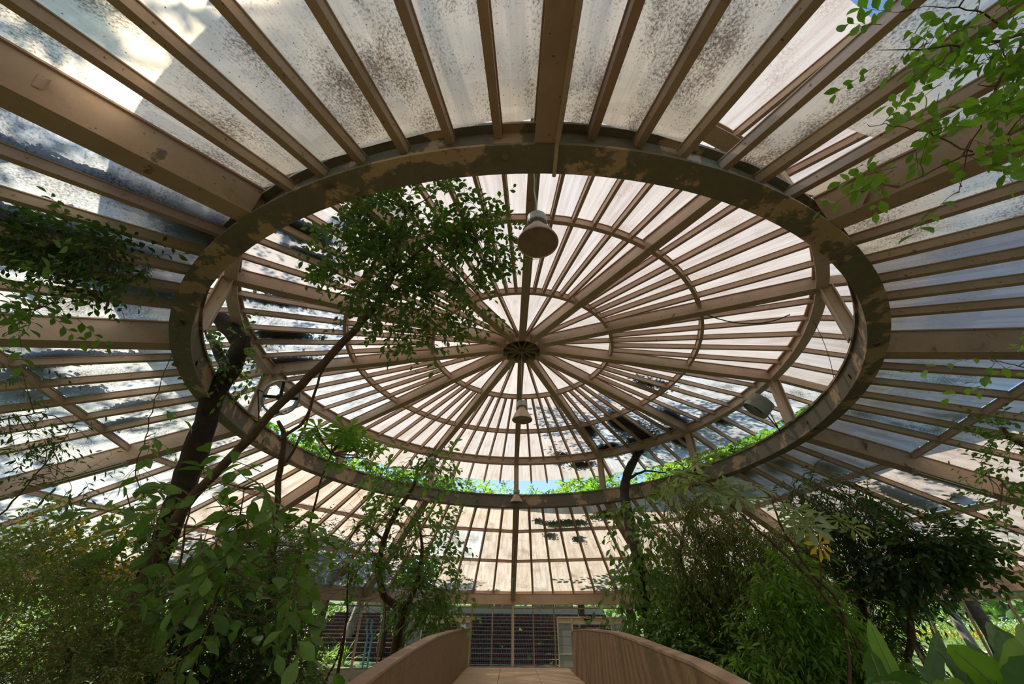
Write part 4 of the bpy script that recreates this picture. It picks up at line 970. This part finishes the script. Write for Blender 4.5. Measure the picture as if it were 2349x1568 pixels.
# --- right edge
b = at(2440, 1060, 6)
plant('side_branch', 'branch', 'leafy branches of a tree at the right edge below the right-hand beam', b, trunks=[([b, at(2330, 1010, 6), at(2300, 980, 6)], [.05, .04, .02]), ([at(2400, 1100, 6), at(2330, 1110, 6), at(2260, 1090, 6)], [.02, .014, .005])],
      blobs=[blob(2310, 1000, 6, .35, .2, .3), blob(2290, 1080, 5.9, .25, .12, .3), blob(2300, 1140, 5.9, .3, .1, .3), blob(2330, 1230, 5.9, .25, .1, .3)], nclump=75, per=7, leaf=.105, mat='leaf_mid', singles=240, trad=.003, br=20)
b = at(2430, 840, 3.4)
plant('side_branch', 'branch', 'small sprig of bright leaves at the right edge just below mid height', b, trunks=[([b, at(2340, 840, 3.4), at(2270, 825, 3.4)], [.006, .005, .002])],
      blobs=[blob(2300, 825, 3.4, .16, .06, .1), blob(2340, 830, 3.4, .1, .05, .1)], nclump=8, per=6, leaf=.11, mat='leaf_bright', singles=60, trad=.002, br=4)
b = at(2440, 260, 2.9)
plant('overhanging_branch', 'branch', 'big overhanging branch with bright oval leaves in the upper right corner', b,
      trunks=[([b, at(2349, 290, 2.9), at(2230, 350, 2.9), at(2120, 400, 2.9), at(2060, 430, 2.9)], [.014, .012, .008, .005, .002]), ([at(2400, 60, 2.9), at(2300, 90, 2.9), at(2150, 110, 2.9), at(2010, 115, 2.9)], [.014, .010, .006, .002]),
              ([at(2349, 100, 2.9), at(2290, 200, 2.9), at(2230, 320, 2.9), at(2200, 440, 2.9)], [.01, .008, .005, .002]), ([at(2230, 350, 2.9), at(2150, 310, 2.9), at(2060, 290, 2.9), at(1990, 285, 2.9)], [.006, .005, .003, .002]), ([at(2300, 60, 2.9), at(2220, 20, 2.9), at(2100, 20, 2.9)], [.007, .005, .002])],
      blobs=[blob(2270, 60, 2.9, .28, .15, .2), blob(2180, 30, 2.9, .2, .08, .2), blob(2080, 30, 2.9, .2, .06, .15), blob(2020, 120, 2.9, .18, .07, .12), blob(2310, 170, 2.9, .18, .2, .2), blob(2220, 190, 2.9, .2, .15, .2), blob(2140, 110, 2.9, .2, .08, .15), blob(2280, 300, 2.9, .22, .15, .2), blob(2180, 330, 2.9, .2, .12, .2), blob(2050, 290, 2.9, .15, .06, .12), blob(2080, 400, 2.9, .2, .1, .15), blob(2180, 440, 2.9, .18, .08, .15), blob(2320, 260, 2.9, .15, .2, .2)],
      nclump=88, per=6, leaf=.105, mat='leaf_bright', singles=299, trad=.0025, br=26, droop=.25, tw=.3)
# --- broad strap-leaved plants, lower right
def strap_leaf(p0, p1, wd, bend, parent, mat='leaf_strap', n=10, name='leaf', twist=0.0):
    p0, p1 = Vector(p0), Vector(p1); d = p1-p0; L = d.length; t = d.normalized(); side = t.cross(Vector((0, 0, 1))); side = side.normalized() if side.length > 1e-3 else Vector((1, 0, 0))
    side = (side*math.cos(twist)+t.cross(side)*math.sin(twist)).normalized(); up = side.cross(t).normalized(); v = []; f = []
    for i in range(n+1):
        s_ = i/n; w_ = wd*.72*(math.sin(pi*min(1, (s_*.93+.05)))**.62)*(1 if s_ < .97 else .2); c = p0+d*s_+up*(bend*L*4*s_*(1-s_)*.5)+Vector((0, 0, -bend*L*.35*s_*s_))
        rip = .012*math.sin(i*2.2)
        v += [c-side*w_*.5+up*(w_*.18+rip), c-side*w_*.25+up*w_*.06, c, c+side*w_*.25+up*w_*.06, c+side*w_*.5+up*(w_*.18-rip)]
    for i in range(n):
        for q in range(4): f.append((i*5+q, i*5+q+1, (i+1)*5+q+1, (i+1)*5+q))
    o = meshobj(name, v, f, mat, parent, smooth=True)
    m = MB(); m.tube([v[i*5+2]-up*.004 for i in range(0, n, 3)]+[v[(n-1)*5+2]], [.008, .007, .005, .003, .002][:len(range(0, n, 3))+1], 4, cap=False); m.obj('midrib', 'leaf_pale', o)
STR = [((2095, 1640, 2.6), (1990, 1415, 2.9), .17, .05, 1.3), ((2200, 1650, 2.3), (1975, 1545, 2.3), .22, .25, .3), ((2230, 1620, 2.4), (2130, 1465, 2.7), .2, .1, .8), ((2349, 1640, 2.2), (2170, 1470, 2.4), .28, .12, .5), ((2300, 1650, 2.3), (2210, 1455, 2.6), .2, .12, 1.0),
       ((2310, 1660, 2.2), (2290, 1440, 2.5), .24, .08, 1.4), ((2330, 1640, 2.1), (2325, 1455, 2.3), .2, .1, 1.2), ((2260, 1650, 2.5), (2245, 1480, 2.6), .18, .1, 1.5), ((2380, 1650, 2.0), (2349, 1500, 2.1), .26, .05, .9), ((2140, 1660, 2.2), (2000, 1590, 2.1), .22, .15, .2),
       ((2180, 1650, 2.6), (2080, 1500, 3.0), .18, .12, .7), ((2060, 1640, 2.6), (1990, 1480, 2.8), .2, .1, 1.0), ((2260, 1640, 2.0), (2120, 1560, 1.9), .2, .15, .2), ((2349, 1600, 2.4), (2270, 1420, 2.9), .24, .1, .6), ((2120, 1640, 2.9), (2150, 1440, 3.3), .16, .05, 1.2), ((2380, 1600, 2.5), (2340, 1420, 2.9), .22, .15, .8)]
bs = under(2200, 1568, 2.5)
for gi, (lab, idx) in enumerate((('clump of broad paddle-shaped leaves filling the lower right corner', (3, 4, 5, 6, 7, 8, 12, 13, 15)), ('clump of long arching strap leaves left of the corner clump', (0, 1, 2, 9, 10, 11, 14)))):
    bb = bs+Vector((.25-.5*gi, 0, 0)); root = empty('paddle_leaf_plant', tuple(bb), label=lab, cat='plant')
    for i in idx:
        a_, b_, w_, be, tw_ = STR[i]; P0, P1 = at(*a_), at(*b_); strap_leaf(P0, P1, w_, be, root, 'leaf_strap' if i % 3 else 'leaf_bright', twist=tw_)
        m = MB(); m.tube([bb+Vector((0, 0, .0)), (bb+P0)/2+Vector((0, 0, .1)), P0], [.02, .016, .010], 6); m.obj('stalk', 'leaf_bright', root, smooth=True)
# --- sword-leaved tufts by the left wall and inside
def tuft(p, L, n, label, mat='leaf_bright', wd=.05, group=None):
    root = empty('sword_leaf_tuft', tuple(p), label=label, cat='plant'); rg = random.Random(int(p[0]*100))
    for i in range(n):
        a = rg.uniform(0, 6.28); e = rg.uniform(.35, 1.3); q = Vector(p)+Vector((math.cos(a)*math.cos(e), math.sin(a)*math.cos(e), math.sin(e)))*L*rg.uniform(.7, 1.1)
        strap_leaf(p, q, wd, .18, root, mat, n=6, twist=rg.uniform(-.4, .4))
for px, zc, lab in ((722, 24, 'sword-leaved tuft at the wall opening by the dark trunk'), (752, 24.5, 'sunlit sword-leaved tuft left of the wall post'), (785, 24.5, 'sword-leaved tuft right before the wall post')):
    p = at(px, 1530, zc); tuft(Vector((p.x, p.y, -.4)), 1.7, 16, lab, 'leaf_sunny', .09)
for px, zc, lab, mt in ((690, 9.5, 'dark sword-leaved tuft at the bottom edge left of the footbridge', 'leaf_mid'), (1590, 9, 'small sword-leaved tuft in the undergrowth right of the parapet', 'leaf_bright')):
    p = at(px, 1585, zc); tuft(Vector((p.x, p.y, p.z-.3)), 1.0, 16, lab, mt, .09)

# ------------------------------------------------------------------ outside
def far_tree(p, h, r, label, mat='leaf_sunny', n=230, leaf=.38, group=None, bark='bark', cat='tree', lean=(0, 0), cr=None, tr=.28):
    g = gz(p.x, p.y); b = Vector((p.x, p.y, g)); top = Vector((p.x+lean[0], p.y+lean[1], g+h)); cz = h-r*.8
    rg = random.Random(int(p.x*31+p.y*7)); bl = []
    for i in range(7):
        a = rg.uniform(0, 6.28); rr_ = r*rg.uniform(.2, .65); bl.append((Vector((top.x+math.cos(a)*rr_, top.y+math.sin(a)*rr_, g+cz+rg.uniform(-.45, .45)*r)), (r*.5, r*.5, r*.38)))
    tr_ = [([b, b+Vector((lean[0]*.3, lean[1]*.3, cz*.5)), Vector((top.x, top.y, g+cz))], [tr, tr*.8, tr*.5])]
    for q in range(4): tr_.append(([Vector((top.x, top.y, g+cz))*.6+b*.4, bl[q][0]], [tr*.45, tr*.15]))
    return plant('tree', cat, label, b, trunks=tr_, blobs=bl, nclump=n, per=9, leaf=leaf, mat=mat, bark=bark, trad=.02, group=group, tw=leaf*3, amp=.06, br=10)
GA = 'leafy trees beyond the far wall'
ORD = ['first', 'second', 'third', 'fourth', 'fifth', 'sixth', 'seventh', 'eighth', 'ninth', 'tenth', 'eleventh', 'twelfth', 'thirteenth', 'fourteenth']
for i, (px, py, zc, r, mt) in enumerate(((560, 930, 25, 5, 'leaf_sunny'), (700, 970, 28, 5.5, 'leaf_mid'), (830, 1020, 30, 5.5, 'leaf_sunny'), (940, 1060, 34, 5.5, 'leaf_mid'), (1040, 1098, 38, 5, 'leaf_sunny'), (1310, 1100, 33, 5.5, 'leaf_sunny'), (1400, 1055, 28, 5.5, 'leaf_bright'), (1520, 1020, 27, 5.5, 'leaf_mid'), (1650, 990, 25, 5, 'leaf_sunny'), (1790, 955, 24, 5, 'leaf_mid'), (1950, 870, 24, 5, 'leaf_sunny'))):
    p = at(px, py, zc); h = p.z+1.2
    far_tree(p, h, r, ('leafy tree beyond the gap under the lantern, %s from the left' % ORD[i]) if i < 5 else ('leafy tree beyond the gap, %s right of the far lamp' % ORD[i-5]), mt, n=520, leaf=.36, group=GA)
p = at(955, 1235, 31); far_tree(p, p.z+1, 4.2, 'leafy tree outside, seen through the fallen roof sheets behind the small tree', 'leaf_sunny', n=420, leaf=.3)
p = at(1150, 1119, 60); far_tree(p, p.z-.5, 6, 'distant round-topped tree in the gap right behind the lowest lamp', 'leaf_sunny', n=300, leaf=.45)
# shade trees whose crowns stand over the left of the roof
for i, (x, y, h, r, lab) in enumerate(((-22, 13, 21, 7.5, 'tall tree outside shading the left roof sheets, nearer the back'), (-16.8, 2.0, 20.5, 5.6, 'tall tree outside shading the left roof sheets beside the camera'), (-24, 24, 20, 7, 'tall tree outside shading the far left of the roof'))):
    far_tree(Vector((x, y, 0)), h, r, lab, 'leaf_mid', n=560 if i != 1 else 330, leaf=.25, tr=.45, lean=(5.6, 2.6) if i == 1 else (0, 0))
# shrubs just outside the walls, low and sunlit
GS = 'sunlit shrubs outside the wall'
for i, (px, zc, r, h, mt) in enumerate(((30, 19, 2.2, 3.0, 'leaf_sunny'), (150, 20, 2.2, 3.2, 'leaf_bright'), (270, 22, 2.2, 3.4, 'leaf_sunny'), (390, 23, 2.4, 3.2, 'leaf_mid'), (500, 24, 2.4, 3.4, 'leaf_sunny'), (590, 26, 2.2, 3, 'leaf_bright'), (660, 31, 2.5, 3.6, 'leaf_mid'),
       (1470, 27, 2.0, 3.4, 'leaf_sunny'), (1560, 26, 2.2, 3.2, 'leaf_bright'), (1650, 25, 2.2, 3.2, 'leaf_sunny'), (1740, 25, 2.2, 2.8, 'leaf_mid'), (1830, 24, 2, 2.6, 'leaf_sunny'), (1920, 25, 2, 2.6, 'leaf_sunny'), (2010, 26, 1.8, 2.2, 'leaf_bright'))):
    p = at(px, 1500, zc); g = gz(p.x, p.y); b = Vector((p.x, p.y, g))
    plant('garden_shrub', 'shrub', ('sunlit shrub outside the glasshouse wall, %s from the left corner' % ORD[i]) if i < 7 else ('sunlit shrub outside the wall, %s going right from the right door set' % ORD[i-7]), b, trunks=[([b, b+Vector((0, 0, h*.5))], [.08, .04])], blobs=[(b+Vector((0, 0, h*.5)), (r, r, h*.5))], nclump=170, per=8, leaf=.22, mat=mt, trad=.01, group=GS, br=5)
# dark thick trunk outside the left wall and pale trunks on the right lawn
for i, (px, py, zc, r, lean, bk, lab) in enumerate(((640, 1540, 28, .55, (1.5, 0), 'barkdark', 'thick almost black trunk outside the wall, left of the blue-grey pipes'), (775, 1530, 29, .35, (1.5, 0), 'barkpale', 'mossy forked trunk before the brick tiers, right of the sword-leaved tufts'),
        (2245, 1480, 14.5, .17, (-.5, .3), 'barkpale', 'pale ringed palm trunk just outside the right wall'), (2150, 1555, 15, .13, (-.6, .3), 'bark', 'thin brown trunk outside the right wall, left of the pale palm trunk'))):
    p = at(px, py, zc); g = gz(p.x, p.y); b = Vector((p.x, p.y, g))
    plant('tree', 'tree', lab, b, trunks=[([b, b+Vector((lean[0]*.4, lean[1]*.4, 2.5)), b+Vector((lean[0], lean[1], 6)), b+Vector((lean[0]*1.5, lean[1]*1.5, 9.5))], [r, r*.93, r*.85, r*.6])],
          blobs=[(b+Vector((lean[0]*1.5, lean[1]*1.5, 10.5)), (2.6, 2.6, 1.8))], nclump=150, per=8, leaf=.3, mat='leaf_mid', bark=bk, trad=.01, br=8)
for i, (px, zc, r, bk) in enumerate(((2180, 50, .3, 'bark'), (2215, 55, .25, 'barkdark'), (2240, 46, .3, 'barkdark'), (2262, 60, .3, 'bark'), (2285, 52, .4, 'bark'), (2312, 44, .45, 'barkpale'), (2330, 48, .4, 'barkdark'), (2349, 58, .4, 'bark'), (2375, 50, .4, 'bark'), (2140, 58, .35, 'barkdark'), (2100, 52, .3, 'bark'))):
    p = at(px, 1410, zc); far_tree(p, 11, 5, ['slim brown', 'slim black', 'straight dark', 'far brown', 'stout brown', 'stout pale', 'thick near-black', 'distant brown', 'rightmost brown', 'leftward dark', 'leftmost brown'][i]+' park tree trunk beyond the flower bed', 'leaf_mid', n=120, leaf=.5, group='park trees beyond the flower bed', bark=bk, tr=r)
# flower bed beyond the path
rg = np.random.default_rng(9)
bed = empty('flower_bed', tuple(at(2250, 1430, 36)), label='flower bed of blue, yellow and orange flowers beyond the right wall', cat='flower bed')
def scatter(az0, az1, r0, r1, n, zlo, zhi):
    a = np.radians(rg.uniform(az0, az1, n)); r = rg.uniform(r0, r1, n); x = HUBC.x+r*np.sin(a); y = HUBC.y+r*np.cos(a)
    z = np.array([gz(X, Y) for X, Y in zip(x, y)])+rg.uniform(zlo, zhi, n); return np.stack([x, y, z], 1)
up = lambda n: np.tile(np.array([[0, 0, 1.]]), (n, 1))+rg.normal(size=(n, 3))*.5
P = scatter(38, 100, 41, 47, 9000, 0, 1.1); bulk('foliage', P, up(9000), rg.normal(size=(9000, 3)), rg.uniform(.2, .4, 9000), 'lance', 'leaf_sunny', bed)
P = scatter(38, 100, 42, 47, 1500, .9, 1.35); bulk('blue_flowers', P, rg.normal(size=(1500, 3)), up(1500), np.full(1500, .16), 'oval', 'leaf_blue', bed)
P = scatter(38, 100, 39.5, 44, 700, .5, .9); bulk('yellow_flowers', P, rg.normal(size=(700, 3)), up(700), np.full(700, .22), 'oval', 'leaf_yellow', bed)
P = scatter(38, 100, 39.5, 44, 350, .5, .9); bulk('orange_flowers', P, rg.normal(size=(350, 3)), up(350), np.full(350, .22), 'oval', 'leaf_orange', bed)
P = scatter(25, 110, 17.8, 39.5, 26000, 0, .05); o = bulk('lawn_grass', P, up(26000), rg.normal(size=(26000, 3)), rg.uniform(.12, .3, 26000), 'grass', 'leaf_sunny', None); tag(o, 'sunlit grass of the lawn beyond the right wall', 'grass')
# low ground cover inside
P = []
for _ in range(9000):
    a = rg.uniform(0, 6.283); r = 15.2*math.sqrt(rg.uniform(0, 1)); P.append((HUBC.x+r*math.sin(a), HUBC.y+r*math.cos(a), -.75+rg.uniform(0, .25)))
P = np.array(P); P = P[~((abs(P[:, 0]-.18-P[:, 1]*.08) < 2.1) & (P[:, 1] < 17))]
o = bulk('ground_cover', P, up(len(P)), rg.normal(size=(len(P), 3)), rg.uniform(.15, .4, len(P)), 'lance', 'leaf_dark', None); tag(o, 'low dark ground cover under the planting', 'ground cover')
# tufts in the brick joints
for i in range(9):
    t = i; D = 31.5+(i+.5)*.86; p = bp([-1.9, 2.5, 1.2, 3.4, -.8, 2.0, 3.1, -3, .6][i], D+.1, -.75+(i+1)*Hb-EYE)
    rgx = np.random.default_rng(i); n = 26; tt = empty('joint_tuft', tuple(p), label='small green tuft on the brick tiers, %s tier from the bottom' % ORD[i], cat='plant', group='tufts in the brick tiers')
    bulk('foliage', np.repeat(np.array([vec(p)]), n, 0)+rgx.normal(size=(n, 3))*.04, rgx.normal(size=(n, 3))*.6+np.array([0, 0, .7]), rgx.normal(size=(n, 3)), rgx.uniform(.1, .22, n), 'oval', 'leaf_sunny', tt)

# far tree line that closes the park
n = 26000; P = scatter(0, 360, 58, 70, n, -1, 9.5); P[:, 2] -= rg.uniform(0, 1, n)**3*2
o = bulk('treeline', P, rg.normal(size=(n, 3)), rg.normal(size=(n, 3)), rg.uniform(.6, 1.3, n), 'oval', 'leaf_mid', None); tag(o, 'dense line of park trees far behind the lawn', 'treeline')
